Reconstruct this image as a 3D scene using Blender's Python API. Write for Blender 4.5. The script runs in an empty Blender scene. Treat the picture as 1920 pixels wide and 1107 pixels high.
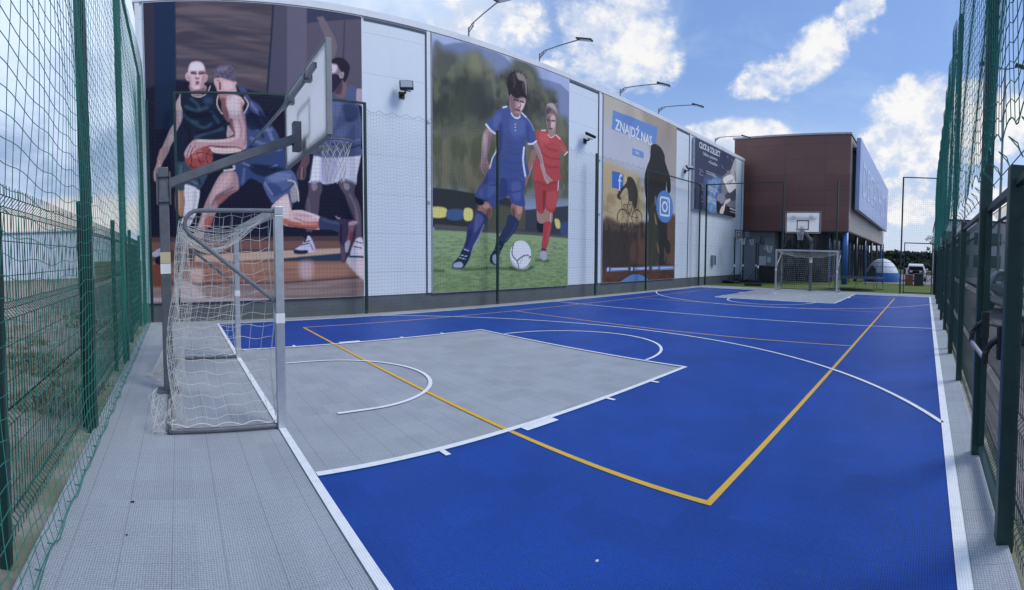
import bpy, bmesh, math, random
import numpy as np
from mathutils import Vector, Matrix
R=math.radians
random.seed(7)
C=bpy.context.scene.collection
SC=bpy.context.scene
# ------------------------------------------------------------------ camera (the photograph is a cylindrical phone panorama)
cam_d=bpy.data.cameras.new('camera'); cam=bpy.data.objects.new('camera',cam_d); C.objects.link(cam)
CAM=Vector((-0.9284,-5.7279,1.6202)); YAW,PIT,ROL=0.8692,-0.0428,0.0028
F_=Vector((math.cos(YAW)*math.cos(PIT),math.sin(YAW)*math.cos(PIT),math.sin(PIT)))
R_=Vector((math.sin(YAW),-math.cos(YAW),0)); U_=R_.cross(F_)
r2=R_*math.cos(ROL)+U_*math.sin(ROL); u2=-R_*math.sin(ROL)+U_*math.cos(ROL)
cam.matrix_world=Matrix(((r2.x,u2.x,-F_.x,CAM.x),(r2.y,u2.y,-F_.y,CAM.y),(r2.z,u2.z,-F_.z,CAM.z),(0,0,0,1)))
cam_d.type='PANO'; cam_d.panorama_type='CENTRAL_CYLINDRICAL'
cam_d.central_cylindrical_range_u_min=-960/892.1; cam_d.central_cylindrical_range_u_max=960/892.1
cam_d.central_cylindrical_range_v_min=-(1107-515.7)/892.1; cam_d.central_cylindrical_range_v_max=515.7/892.1
cam_d.central_cylindrical_radius=1.0
cam_d.clip_start=0.02; cam_d.clip_end=3000
SC.camera=cam
# ------------------------------------------------------------------ sky, sun, exposure
SUN_EL,SUN_AZ=R(48),R(-50)      # azimuth measured from +X towards +Y
w=bpy.data.worlds.new('World'); SC.world=w; w.use_nodes=True
nt=w.node_tree; nt.nodes.clear()
def N(t,**k):
    n=nt.nodes.new(t)
    for a,b in k.items(): setattr(n,a,b)
    return n
def MT(op,a,b=None,c=None,clamp=False):
    n=N('ShaderNodeMath',operation=op); n.use_clamp=clamp
    for i,v in enumerate((a,b,c)):
        if v is None: continue
        if isinstance(v,(int,float)): n.inputs[i].default_value=v
        else: nt.links.new(v,n.inputs[i])
    return n.outputs[0]
def SS(v,a,b,lo=0.0,hi=1.0):
    n=N('ShaderNodeMapRange',interpolation_type='SMOOTHSTEP')
    nt.links.new(v,n.inputs[0])
    for i,x in enumerate((a,b,lo,hi)): n.inputs[i+1].default_value=x
    return n.outputs[0]
def MIX(f,a,b):
    n=N('ShaderNodeMix',data_type='RGBA')
    for i,v in ((0,f),(6,a),(7,b)):
        if isinstance(v,(tuple,float,int)): n.inputs[i].default_value=v
        else: nt.links.new(v,n.inputs[i])
    return n.outputs[2]
sky=N('ShaderNodeTexSky',sky_type='NISHITA'); sky.sun_disc=False; sky.sun_elevation=SUN_EL; sky.sun_rotation=math.pi/2-SUN_AZ
sky.air_density=1.0; sky.dust_density=0.6; sky.ozone_density=2.5
tc=N('ShaderNodeTexCoord'); sx=N('ShaderNodeSeparateXYZ'); nt.links.new(tc.outputs['Generated'],sx.inputs[0])
X_,Y_,Z_=sx.outputs
az=MT('ARCTAN2',Y_,X_); hz=MT('SQRT',MT('ADD',MT('MULTIPLY',X_,X_),MT('MULTIPLY',Y_,Y_))); el=MT('ARCTAN2',Z_,hz)
def noise(scale,det,rough,off=(0,0,0),sz=1.0,dist=0.0):
    m=N('ShaderNodeMapping'); nt.links.new(tc.outputs['Generated'],m.inputs[0]); m.inputs['Location'].default_value=off; m.inputs['Scale'].default_value=(1,1,sz)
    n=N('ShaderNodeTexNoise'); nt.links.new(m.outputs[0],n.inputs['Vector']); n.inputs['Scale'].default_value=scale; n.inputs['Detail'].default_value=det; n.inputs['Roughness'].default_value=rough; n.inputs['Distortion'].default_value=dist
    return n.outputs[0]
fb=noise(5.0,9,.62,(3.1,1.7,.4),1.7,.25); fb2=noise(13.0,7,.6,(0.3,5.2,2.2),1.4,.2); big=noise(2.2,4,.5,(7.7,2.1,5.0),1.5)
def blob(a,e,ra,re,rot=0,amp=1.0):      # one cloud bank: centre azimuth/elevation (deg) and half sizes
    da=MT('DIVIDE',MT('SUBTRACT',az,R(a)),1.0); de=MT('SUBTRACT',el,R(e)); c,s=math.cos(R(rot)),math.sin(R(rot))
    u=MT('DIVIDE',MT('ADD',MT('MULTIPLY',da,c),MT('MULTIPLY',de,s)),R(ra)); v=MT('DIVIDE',MT('ADD',MT('MULTIPLY',da,-s),MT('MULTIPLY',de,c)),R(re))
    d=MT('ADD',MT('MULTIPLY',u,u),MT('MULTIPLY',v,v))
    return MT('MULTIPLY',SS(d,0.0,1.6,1.0,0.0),amp)
CLOUDS=[(37.9, 24.2, 8.0, 6.1, 20, 1.0), (43.6, 20.4, 5.8, 2.9, 0, 0.9), (19.5, 20.8, 5.1, 2.3, -20, 0.72), (13.9, 22.8, 7.4, 3.0, -32, 0.8), (9.0, 26.6, 3.9, 2.9, -50, 0.75), (21.9, 14.2, 8.3, 2.2, 0, 0.95), (15.5, 13.9, 5.8, 1.3, 0, 0.8), (2.8, 15.0, 8.0, 5.8, -20, 1.1), (5.1, 7.7, 8.3, 4.5, 0, 0.75), (-6.7, 16.6, 6.4, 5.1, 0, 1.0), (-3.9, 6.7, 9.6, 3.9, 0, 0.7), (51.8, 24.6, 9.0, 4.5, 0, 0.6)]
acc=None
for a,e,ra,re,rot,amp in CLOUDS:
    b=blob(a,e,ra,re,rot,amp); acc=b if acc is None else MT('MAXIMUM',acc,b)
fb3=noise(30.0,6,.6,(2.3,.2,6.2),1.3)
dens=MT('ADD',MT('MULTIPLY',acc,.92),MT('MULTIPLY',MT('SUBTRACT',fb,.5),2.3)); dens=MT('ADD',dens,MT('MULTIPLY',MT('SUBTRACT',fb2,.5),1.25)); dens=MT('ADD',dens,MT('MULTIPLY',MT('SUBTRACT',fb3,.5),.6))
mask=MT('MULTIPLY',SS(dens,.24,.70),SS(acc,.02,.3))
lit=SS(MT('ADD',MT('MULTIPLY',dens,.55),MT('ADD',MT('MULTIPLY',MT('SUBTRACT',fb2,.5),1.7),MT('MULTIPLY',MT('SUBTRACT',fb3,.5),.8))),.12,.72)
skyc=N('ShaderNodeVectorMath',operation='SCALE'); nt.links.new(sky.outputs[0],skyc.inputs[0]); skyc.inputs['Scale'].default_value=0.095
base=MIX(.40,skyc.outputs[0],(.17,.32,.72,1))
thin=noise(3.0,8,.65,(9.0,4.0,1.0),2.5,.6)
base=MIX(MT('MULTIPLY',SS(thin,.42,.75),.35),base,(.42,.52,.70,1))
base=MIX(SS(el,R(22),R(1),0.0,.8),base,(.46,.53,.64,1))
# pale veil over the hall, grey-blue stratus with a thin warm break above the horizon further left
veil=MT('MULTIPLY',SS(az,R(41),R(55)),SS(MT('ADD',big,MT('MULTIPLY',MT('SUBTRACT',fb,.5),.6)),0.2,.6,.74,.97))
base=MIX(veil,base,MIX(SS(fb2,.35,.65),(.42,.52,.70,1),(.52,.60,.72,1)))
left=SS(az,R(82),R(100))
strc=MIX(SS(fb,.36,.66),(.24,.33,.50,1),(.42,.51,.68,1))
strc=MIX(SS(MT('ADD',el,MT('MULTIPLY',MT('SUBTRACT',fb,.5),.35)),R(11),R(24)),strc,(.55,.66,.84,1))
glow=MT('MULTIPLY',SS(MT('ADD',el,MT('MULTIPLY',MT('SUBTRACT',fb2,.5),.08)),R(2.5),R(4.5)),SS(MT('ADD',el,MT('MULTIPLY',MT('SUBTRACT',fb2,.5),.10)),R(8.5),R(6)))
strc=MIX(SS(el,R(5),R(3)),strc,(.30,.38,.50,1)); strc=MIX(MT('MULTIPLY',glow,.6),strc,(.66,.58,.48,1))
c1=MIX(left,base,strc)
cl=MIX(lit,(.44,.50,.62,1),(.70,.69,.675,1))
c2=MIX(MT('MULTIPLY',mask,.94),c1,cl)
bg=N('ShaderNodeBackground'); nt.links.new(c2,bg.inputs[0]); bg.inputs[1].default_value=1.0
wo=N('ShaderNodeOutputWorld'); nt.links.new(bg.outputs[0],wo.inputs[0])
sun_d=bpy.data.lights.new('sun','SUN'); sun_d.energy=1.55; sun_d.angle=R(24); sun_d.color=(1,.985,.965)
sun=bpy.data.objects.new('sun',sun_d); C.objects.link(sun)
sd=Vector((math.cos(SUN_AZ)*math.cos(SUN_EL),math.sin(SUN_AZ)*math.cos(SUN_EL),math.sin(SUN_EL)))
sun.rotation_euler=sd.to_track_quat('Z','Y').to_euler(); sun.location=(0,-20,30)
SC.view_settings.view_transform='Standard'; SC.view_settings.look='None'; SC.view_settings.gamma=1; SC.view_settings.exposure=0.5
# ------------------------------------------------------------------ materials
def lin(c):
    o=[]
    for v in c:
        v=v/255.0; o.append(v/12.92 if v<=.04045 else ((v+.055)/1.055)**2.4)
    return tuple(o)
MATS={}
def mat(name,col,rough=.5,metal=0.0,var=.12,scale=6.0,bump=0.0,bscale=60.0,spec=.5,col2=None,detail=5,emit=None):
    if name in MATS: return MATS[name]
    m=bpy.data.materials.new(name); m.use_nodes=True; t=m.node_tree; p=t.nodes['Principled BSDF']
    p.inputs['Roughness'].default_value=rough; p.inputs['Metallic'].default_value=metal; p.inputs['Specular IOR Level'].default_value=spec
    c=t.nodes.new('ShaderNodeTexCoord'); n=t.nodes.new('ShaderNodeTexNoise'); n.inputs['Scale'].default_value=scale; n.inputs['Detail'].default_value=detail; n.inputs['Roughness'].default_value=.62
    t.links.new(c.outputs['Object'],n.inputs['Vector'])
    mx=t.nodes.new('ShaderNodeMix'); mx.data_type='RGBA'
    a=tuple(v*(1-var) for v in col)+(1,); b=(tuple(min(1,v*(1+var)) for v in col) if col2 is None else tuple(col2))+(1,)
    mx.inputs[6].default_value=a; mx.inputs[7].default_value=b
    rmp=t.nodes.new('ShaderNodeMapRange'); rmp.inputs[1].default_value=.3; rmp.inputs[2].default_value=.7
    t.links.new(n.outputs[0],rmp.inputs[0]); t.links.new(rmp.outputs[0],mx.inputs[0]); t.links.new(mx.outputs[2],p.inputs['Base Color'])
    if bump:
        n2=t.nodes.new('ShaderNodeTexNoise'); n2.inputs['Scale'].default_value=bscale; n2.inputs['Detail'].default_value=4; t.links.new(c.outputs['Object'],n2.inputs['Vector'])
        bp=t.nodes.new('ShaderNodeBump'); bp.inputs['Strength'].default_value=bump; bp.inputs['Distance'].default_value=.02
        t.links.new(n2.outputs[0],bp.inputs['Height']); t.links.new(bp.outputs[0],p.inputs['Normal'])
    MATS[name]=m; return m
class TN:      # tiny node helper for bespoke materials
    def __init__(s,name,rough=.5,spec=.5):
        s.m=bpy.data.materials.new(name); s.m.use_nodes=True; s.t=s.m.node_tree; s.p=s.t.nodes['Principled BSDF']; s.p.inputs['Roughness'].default_value=rough; s.p.inputs['Specular IOR Level'].default_value=spec
        c=s.t.nodes.new('ShaderNodeTexCoord'); s.co=c.outputs['Object']; x=s.t.nodes.new('ShaderNodeSeparateXYZ'); s.t.links.new(s.co,x.inputs[0]); s.x,s.y,s.z=x.outputs
    def put(s,i,v):
        if hasattr(v,'is_output'): s.t.links.new(v,i)
        else: i.default_value=v
    def m_(s,op,a,b=None,c=None):
        n=s.t.nodes.new('ShaderNodeMath'); n.operation=op
        for i,v in enumerate((a,b,c)):
            if v is not None: s.put(n.inputs[i],v)
        return n.outputs[0]
    def noise(s,scale,det=4,rough=.6,vec=None,size=(1,1,1)):
        mp=s.t.nodes.new('ShaderNodeMapping'); s.t.links.new(vec or s.co,mp.inputs[0]); mp.inputs['Scale'].default_value=size
        n=s.t.nodes.new('ShaderNodeTexNoise'); n.inputs['Scale'].default_value=scale; n.inputs['Detail'].default_value=det; n.inputs['Roughness'].default_value=rough; s.t.links.new(mp.outputs[0],n.inputs['Vector']); return n.outputs[0]
    def rng(s,v,a,b,lo=0.0,hi=1.0):
        n=s.t.nodes.new('ShaderNodeMapRange'); n.interpolation_type='SMOOTHSTEP'; s.put(n.inputs[0],v)
        for i,q in enumerate((a,b,lo,hi)): n.inputs[i+1].default_value=q
        return n.outputs[0]
    def mix(s,f,a,b):
        n=s.t.nodes.new('ShaderNodeMix'); n.data_type='RGBA'; s.put(n.inputs[0],f)
        for i,v in ((6,a),(7,b)): s.put(n.inputs[i],v if hasattr(v,'is_output') else tuple(v)+(1,))
        return n.outputs[2]
    def scale(s,c,f):
        n=s.t.nodes.new('ShaderNodeVectorMath'); n.operation='SCALE'; s.t.links.new(c,n.inputs[0]); s.put(n.inputs['Scale'],f); return n.outputs[0]
    def line(s,v,pitch,w,off=0.0):   # 1 on a joint of width w every pitch
        f=s.m_('FRACT',s.m_('DIVIDE',s.m_('ADD',v,off),pitch)); return s.m_('LESS_THAN',f,w/pitch)
    def bump(s,h,st,dist=.01):
        b=s.t.nodes.new('ShaderNodeBump'); b.inputs['Strength'].default_value=st; b.inputs['Distance'].default_value=dist; s.t.links.new(h,b.inputs['Height']); s.t.links.new(b.outputs[0],s.p.inputs['Normal'])
    def base(s,c): s.put(s.p.inputs['Base Color'],c); return s.m
def tile_mat(name,col,hole=.55,rough=.42,wear=.12,joint=.42,dusty=.35):
    T=TN(name,rough,.3)
    # perforated click tiles: a fine lattice of slots, a dark joint each 0.287 m, a little colour drift from tile to tile
    ph=2*math.pi/.021
    a=T.m_('SINE',T.m_('MULTIPLY',T.m_('ADD',T.x,T.y),ph*.7071)); b=T.m_('SINE',T.m_('MULTIPLY',T.m_('SUBTRACT',T.x,T.y),ph*.7071))
    hol=T.rng(T.m_('MULTIPLY',a,b),.05,.75)
    c=T.mix(T.rng(T.noise(1.1,5),.3,.7),tuple(v*(1-wear) for v in col),tuple(min(1,v*(1+wear)) for v in col))
    wn=T.t.nodes.new('ShaderNodeTexWhiteNoise'); wn.noise_dimensions='2D'; cm=T.t.nodes.new('ShaderNodeCombineXYZ')
    T.t.links.new(T.m_('FLOOR',T.m_('DIVIDE',T.x,.287)),cm.inputs[0]); T.t.links.new(T.m_('FLOOR',T.m_('DIVIDE',T.y,.287)),cm.inputs[1]); T.t.links.new(cm.outputs[0],wn.inputs['Vector'])
    c=T.scale(c,T.m_('MULTIPLY_ADD',wn.outputs[0],.13,.93))
    dust=T.rng(T.noise(7,6,.7,size=(1,.35,1)),.56,.78,0,dusty)
    c=T.mix(T.m_('MULTIPLY',dust,T.rng(T.noise(.5,3),.4,.65)),c,(.36,.40,.50))
    j=T.m_('MAXIMUM',T.line(T.x,.287,.0055,.143),T.m_('MULTIPLY',T.line(T.y,.287,.005,.1),.45))
    c=T.scale(c,T.m_('SUBTRACT',1.0,T.m_('MULTIPLY',hol,hole))); c=T.scale(c,T.m_('MULTIPLY_ADD',T.rng(T.noise(70,3,.7),.3,.7),.34,.86))
    c=T.scale(c,T.m_('SUBTRACT',1.0,T.m_('MULTIPLY',j,joint)))
    return T.base(c)
# ------------------------------------------------------------------ geometry helpers
def V(*a): return Vector(a)
class MB:
    def __init__(s): s.v=[]; s.f=[]
    def quad(s,*p):
        k=len(s.v); s.v+=[tuple(q) for q in p]; s.f.append(tuple(range(k,k+len(p)))); return s
    def box(s,x0,x1,y0,y1,z0,z1,M=None,bev=0.0):
        if bev>0: return s.bbox(x0,x1,y0,y1,z0,z1,bev,M)
        k=len(s.v); P=[(x,y,z) for z in (z0,z1) for x,y in ((x0,y0),(x1,y0),(x1,y1),(x0,y1))]
        if M: P=[tuple(M@Vector(p)) for p in P]
        s.v+=P; s.f+=[tuple(k+i for i in q) for q in ((0,3,2,1),(4,5,6,7),(0,1,5,4),(1,2,6,5),(2,3,7,6),(3,0,4,7))]; return s
    def bbox(s,x0,x1,y0,y1,z0,z1,b,M=None):   # box with chamfered edges
        bm=bmesh.new(); bmesh.ops.create_cube(bm,size=1)
        for q in bm.verts: q.co=Vector(((x0+x1)/2+q.co.x*(x1-x0),(y0+y1)/2+q.co.y*(y1-y0),(z0+z1)/2+q.co.z*(z1-z0)))
        bmesh.ops.bevel(bm,geom=bm.edges[:],offset=b,segments=2,affect='EDGES',profile=.6)
        s.add_bm(bm,M); return s
    def add_bm(s,bm,M=None):
        k=len(s.v); bm.verts.index_update()
        s.v+=[tuple(M@q.co) if M else tuple(q.co) for q in bm.verts]; s.f+=[tuple(k+q.index for q in f.verts) for f in bm.faces]; bm.free()
    def tube(s,pts,r,n=6,cap=True,closed=False,up=None,r2=None,flat=1.0):
        pts=[Vector(p) for p in pts]; m=len(pts); k=len(s.v); last=None
        for i,p in enumerate(pts):
            if closed: d=pts[(i+1)%m]-pts[i-1]
            else: d=pts[min(i+1,m-1)]-pts[max(i-1,0)]
            if d.length<1e-9: d=Vector((0,0,1))
            d.normalize(); a=Vector(up) if up else (Vector((0,0,1)) if abs(d.z)<.9 else Vector((1,0,0)))
            u=d.cross(a); u.normalize(); q=u.cross(d)
            if last is not None and u.dot(last)<0: u=-u; q=-q
            last=u; rr=r if r2 is None else r+(r2-r)*i/(m-1)
            for j in range(n):
                t=2*math.pi*(j+.5)/n; s.v.append(tuple(p+u*math.cos(t)*rr+q*math.sin(t)*rr*flat))
        for i in range(m if closed else m-1):
            i2=(i+1)%m
            for j in range(n):
                j2=(j+1)%n; s.f.append((k+i*n+j,k+i*n+j2,k+i2*n+j2,k+i2*n+j))
        if cap and not closed: s.f.append(tuple(k+j for j in reversed(range(n)))); s.f.append(tuple(k+(m-1)*n+j for j in range(n)))
        return s
    def beam(s,a,b,w,h,up=(0,0,1),off=0.0):   # rectangular bar from a to b
        a,b=Vector(a),Vector(b); d=(b-a).normalized(); u=d.cross(Vector(up)).normalized(); q=u.cross(d); k=len(s.v)
        for p in (a,b):
            for x,y in ((-1,-1),(1,-1),(1,1),(-1,1)): s.v.append(tuple(p+u*x*w/2+q*y*h/2))
        s.f+=[tuple(k+i for i in q_) for q_ in ((0,3,2,1),(4,5,6,7),(0,1,5,4),(1,2,6,5),(2,3,7,6),(3,0,4,7))]; return s
    def prism(s,pts,axis,a,b):               # outline in the plane across axis, extruded from a to b
        k=len(s.v); n=len(pts)
        for t in (a,b):
            for p in pts: s.v.append((t,p[0],p[1]) if axis=='x' else ((p[0],t,p[1]) if axis=='y' else (p[0],p[1],t)))
        s.f.append(tuple(k+i for i in range(n))); s.f.append(tuple(k+n+i for i in reversed(range(n))))
        for i in range(n): j=(i+1)%n; s.f.append((k+j,k+i,k+n+i,k+n+j))
        return s
    def disc(s,c,r,axis,h,n=20,r2=None):
        p=Vector(c); d=Vector(axis).normalized(); return s.tube([p-d*h/2,p+d*h/2],r,n,r2=r2)
    def build(s,name,m,parent=None,smooth=False,fix=True):
        me=bpy.data.meshes.new(name); me.from_pydata(s.v,[],s.f); me.update()
        if fix:
            bm=bmesh.new(); bm.from_mesh(me); bmesh.ops.recalc_face_normals(bm,faces=bm.faces[:]); bm.to_mesh(me); bm.free()
        if smooth:
            for p in me.polygons: p.use_smooth=True
        o=bpy.data.objects.new(name,me); C.objects.link(o)
        if m: me.materials.append(m)
        if parent:
            o.parent=parent; o.matrix_parent_inverse=Matrix.Translation(-parent.location) if parent.type=='EMPTY' and not any(parent.rotation_euler) else Matrix()
        return o
def tag(o,label=None,cat=None,group=None,kind=None):
    if label: o['label']=label
    if cat: o['category']=cat
    if group: o['group']=group
    if kind: o['kind']=kind
    return o
def thing(name,label,cat,loc=(0,0,0),group=None):
    o=bpy.data.objects.new(name,None); C.objects.link(o); o.location=loc; o.empty_display_size=.2
    return tag(o,label,cat,group)
def struct(name,mb,m): return tag(mb.build(name,m),kind='structure')
def kids(o): return [c for c in C.objects if c.parent==o]
CH={}
def dup(o,delta=(0,0,0),rz=0.0,label=None,parent=None):
    c=o.copy(); C.objects.link(c)
    if parent is None:
        c.location=Vector(o.location)+Vector(delta); c.rotation_euler=(0,0,rz)
        if label: c['label']=label
    else: c.parent=parent; c.matrix_parent_inverse=o.matrix_parent_inverse.copy()
    for k in [q for q in list(bpy.data.objects) if q.parent==o]: dup(k,parent=c)
    return c
def text(name,body,size,M,m,parent,ext=.01,xs=1.0,bold=0.0):
    cu=bpy.data.curves.new(name,'FONT'); cu.body=body; cu.size=size; cu.extrude=ext; cu.resolution_u=3; cu.offset=bold; cu.align_x='LEFT'
    to=bpy.data.objects.new(name+'_tmp',cu); C.objects.link(to); dg=bpy.context.evaluated_depsgraph_get(); me=bpy.data.meshes.new_from_object(to.evaluated_get(dg))
    bpy.data.objects.remove(to); bpy.data.curves.remove(cu); me.transform(M@Matrix.Diagonal((xs,1,1,1))); me.materials.clear(); me.materials.append(m); me.name=name
    o=bpy.data.objects.new(name,me); C.objects.link(o); o.parent=parent
    if parent.type=='EMPTY': o.matrix_parent_inverse=Matrix.Translation(-parent.location)
    return o
def net(mb,P,nu,nv,r,su=1,sv=1,n=3):
    """square-mesh netting on the surface P(u,v): nu x nv meshes, each cord a thin tube"""
    for i in range(nu+1):
        mb.tube([P(i/nu,j/(nv*sv)) for j in range(nv*sv+1)],r,n,cap=False)
    for j in range(nv+1):
        mb.tube([P(i/(nu*su),j/nv) for i in range(nu*su+1)],r,n,cap=False)
def netlite(mb,P,nu,nv,r,ku,kv,n=3):
    for i in range(nu+1): mb.tube([P(i/nu,j/kv) for j in range(kv+1)],r,n,cap=False)
    for j in range(nv+1): mb.tube([P(i/ku,j/nv) for i in range(ku+1)],r,n,cap=False)
# ------------------------------------------------------------------ printed banners: a numpy painter colours the vertices of a fine grid
def catmull(p,closed=True,k=4):
    n=len(p); o=[]
    for i in range(n if closed else n-1):
        a,b,c,d=(p[(i-1)%n],p[i],p[(i+1)%n],p[(i+2)%n]) if closed else (p[max(i-1,0)],p[i],p[min(i+1,n-1)],p[min(i+2,n-1)])
        for t in range(k):
            t=t/k; o.append(.5*((2*b)+(c-a)*t+(2*a-5*b+4*c-d)*t*t+(3*b-a-3*c+d)*t**3))
    if not closed: o.append(p[-1])
    return np.array(o)
def segdist(X,Z,p,closed):
    d=np.full(X.shape,1e9); ins=np.zeros(X.shape,bool); n=len(p)
    for i in range(n if closed else n-1):
        x0,z0=p[i]; x1,z1=p[(i+1)%n]; dx,dz=x1-x0,z1-z0; L=dx*dx+dz*dz+1e-9
        t=np.clip(((X-x0)*dx+(Z-z0)*dz)/L,0,1); d=np.minimum(d,(X-x0-t*dx)**2+(Z-z0-t*dz)**2)
        if closed and abs(dz)>1e-9:
            ins^=((z0>Z)!=(z1>Z))&(X<dx*(Z-z0)/dz+x0)
    d=np.sqrt(d); return np.where(ins,d,-d) if closed else d
def vnoise(X,Z,sx,sz,seed):
    rg=np.random.RandomState(seed); T=rg.rand(64,64); o=np.zeros(X.shape); amp=1; tot=0
    for k in range(3):
        x=X/sx*2**k; z=Z/sz*2**k; xi=np.floor(x).astype(int); zi=np.floor(z).astype(int); fx=x-xi; fz=z-zi; fx=fx*fx*(3-2*fx); fz=fz*fz*(3-2*fz)
        g=lambda a,b:T[(xi+a+k*17)%64,(zi+b+k*29)%64]
        o+=amp*((g(0,0)*(1-fx)+g(1,0)*fx)*(1-fz)+(g(0,1)*(1-fx)+g(1,1)*fx)*fz); tot+=amp; amp*=.55
    return o/tot
def hexc(h): return np.array(h,float)
def paint(ops,x0,x1,z0,z1,step):
    nx=int(round((x1-x0)/step))+1; nz=int(round((z1-z0)/step))+1
    gx=np.linspace(x0,x1,nx); gz=np.linspace(z0,z1,nz); X,Z=np.meshgrid(gx*100,gz*100); IM=np.full((nz,nx,3),128.0)
    def area(p,pad):
        xa,za=p.min(0)-pad; xb,zb=p.max(0)+pad
        i0=max(0,np.searchsorted(gx*100,xa)-1); i1=min(nx,np.searchsorted(gx*100,xb)+1); j0=max(0,np.searchsorted(gz*100,za)-1); j1=min(nz,np.searchsorted(gz*100,zb)+1)
        return slice(j0,j1),slice(i0,i1)
    def comp(sl,al,col): IM[sl]=IM[sl]*(1-al[...,None])+col*al[...,None]
    ss=lambda t:np.clip(t,0,1)**2*(3-2*np.clip(t,0,1))
    for o in ops:
        k=o[0]
        if k=='f':
            p=np.array(o[5],float).reshape(-1,2); p=catmull(p) if o[3] else p; sl=area(p,o[2]+2)
            if X[sl].size: comp(sl,ss(.5+segdist(X[sl],Z[sl],p,True)/max(o[2],.5))*o[4],hexc(o[1]))
        elif k=='g':
            p=np.array(o[7],float).reshape(-1,2); sl=area(p,o[3]+2); a=ss(.5+segdist(X[sl],Z[sl],p,True)/max(o[3],.5))*o[5]; xa,za,xb,zb=[v for v in o[6]]
            t=np.clip(((X[sl]-xa)*(xb-xa)+(Z[sl]-za)*(zb-za))/((xb-xa)**2+(zb-za)**2),0,1)[...,None]
            IM[sl]=IM[sl]*(1-a[...,None])+(hexc(o[1])*(1-t)+hexc(o[2])*t)*a[...,None]
        elif k=='s':
            p=np.array(o[6],float).reshape(-1,2); p=catmull(p,False) if o[5] and len(p)>2 else p; sl=area(p,o[2]+o[3]+2)
            if X[sl].size: comp(sl,ss(.5+(o[2]/2-segdist(X[sl],Z[sl],p,False))/max(o[3],.5))*o[4],hexc(o[1]))
        elif k=='e':
            p=np.array([o[4]],float); sl=area(p,o[5]+o[2]+2); d=np.hypot(X[sl]-p[0,0],Z[sl]-p[0,1]); comp(sl,ss(.5+(o[5]-d)/max(o[2],.5))*o[3],hexc(o[1]))
        elif k=='r':
            p=np.array([o[4]],float); sl=area(p,o[5]+9); d=abs(np.hypot(X[sl]-p[0,0],Z[sl]-p[0,1])-o[5]); comp(sl,ss(.5+(o[2]-d)/max(o[3],.5)),hexc(o[1]))
        elif k=='q':
            p=np.array([o[4]],float); sl=area(p,80); a,b,c=o[5]; qx=np.abs(X[sl]-p[0,0])-a+c; qz=np.abs(Z[sl]-p[0,1])-b+c
            d=np.abs(np.hypot(np.maximum(qx,0),np.maximum(qz,0))+np.minimum(np.maximum(qx,qz),0)-c); comp(sl,ss(.5+(o[2]-d)/max(o[3],.5)),hexc(o[1]))
        elif k=='n':
            p=np.array(o[7],float).reshape(-1,2); sl=area(p,o[6]+2)
            a=ss(.5+segdist(X[sl],Z[sl],p,True)/max(o[6],.5))*ss((vnoise(X[sl],Z[sl],o[3],o[4],o[5])-.38)/.3)*o[2]; comp(sl,a,hexc(o[1]))
    return gx,gz,IM
def banner(name,label,ops,x0,x1,z0,z1,y,step,back=.03,gain=(1,1,1),lift=0.0,sat=.9,add=(0,0,0)):
    gx,gz,IM=paint(ops,x0,x1,z0,z1,step); nx,nz=len(gx),len(gz)
    L=IM/255.0; L=np.where(L<=.04045,L/12.92,((L+.055)/1.055)**2.4); g=(L@np.array([.25,.55,.2]))[...,None]; L=g+(L-g)*sat; L=np.clip(((L-lift)*np.array(gain)+np.array(add))*PRINT,.004,.88)
    t=thing(name,label,'banner',((x0+x1)/2,y,z0))
    MB().box(x0-.015,x1+.015,y,y+back,z0-.015,z1+.015).build('backing',mat('banner_edge',(.55,.57,.6),.5),t)
    me=bpy.data.meshes.new('printed_face'); XX,ZZ=np.meshgrid(gx,gz); v=np.stack([XX,np.full(XX.shape,y-.006),ZZ],-1).reshape(-1,3)
    i=(np.arange(nz-1)[:,None]*nx+np.arange(nx-1)).ravel(); q=np.stack([i,i+1,i+nx+1,i+nx],1)
    me.vertices.add(len(v)); me.vertices.foreach_set('co',v.ravel()); me.loops.add(q.size); me.loops.foreach_set('vertex_index',q.ravel().astype(np.int32))
    me.polygons.add(len(q)); me.polygons.foreach_set('loop_start',np.arange(0,q.size,4,dtype=np.int32)); me.update(calc_edges=True)
    at=me.color_attributes.new('print','FLOAT_COLOR','POINT'); at.data.foreach_set('color',np.concatenate([L.reshape(-1,3),np.ones((len(v),1))],1).ravel().astype(np.float32))
    if 'print' not in MATS:
        m=bpy.data.materials.new('printed_vinyl'); m.use_nodes=True; T=m.node_tree; p=T.nodes['Principled BSDF']; a=T.nodes.new('ShaderNodeAttribute'); a.attribute_name='print'; T.links.new(a.outputs['Color'],p.inputs['Base Color']); p.inputs['Roughness'].default_value=.62; p.inputs['Specular IOR Level'].default_value=.22
        n=T.nodes.new('ShaderNodeTexNoise'); n.inputs['Scale'].default_value=1.3; c=T.nodes.new('ShaderNodeTexCoord'); T.links.new(c.outputs['Object'],n.inputs['Vector']); b=T.nodes.new('ShaderNodeBump'); b.inputs['Strength'].default_value=.25; b.inputs['Distance'].default_value=.05; T.links.new(n.outputs[0],b.inputs['Height']); T.links.new(b.outputs[0],p.inputs['Normal'])
        MATS['print']=m
    me.materials.append(MATS['print']); o=bpy.data.objects.new('printed_face',me); C.objects.link(o); o.parent=t; o.matrix_parent_inverse=Matrix.Translation(-t.location)
    return t
PRINT=np.array([1.62,1.36,1.04])   # print inks against the light that falls on the hall wall
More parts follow.
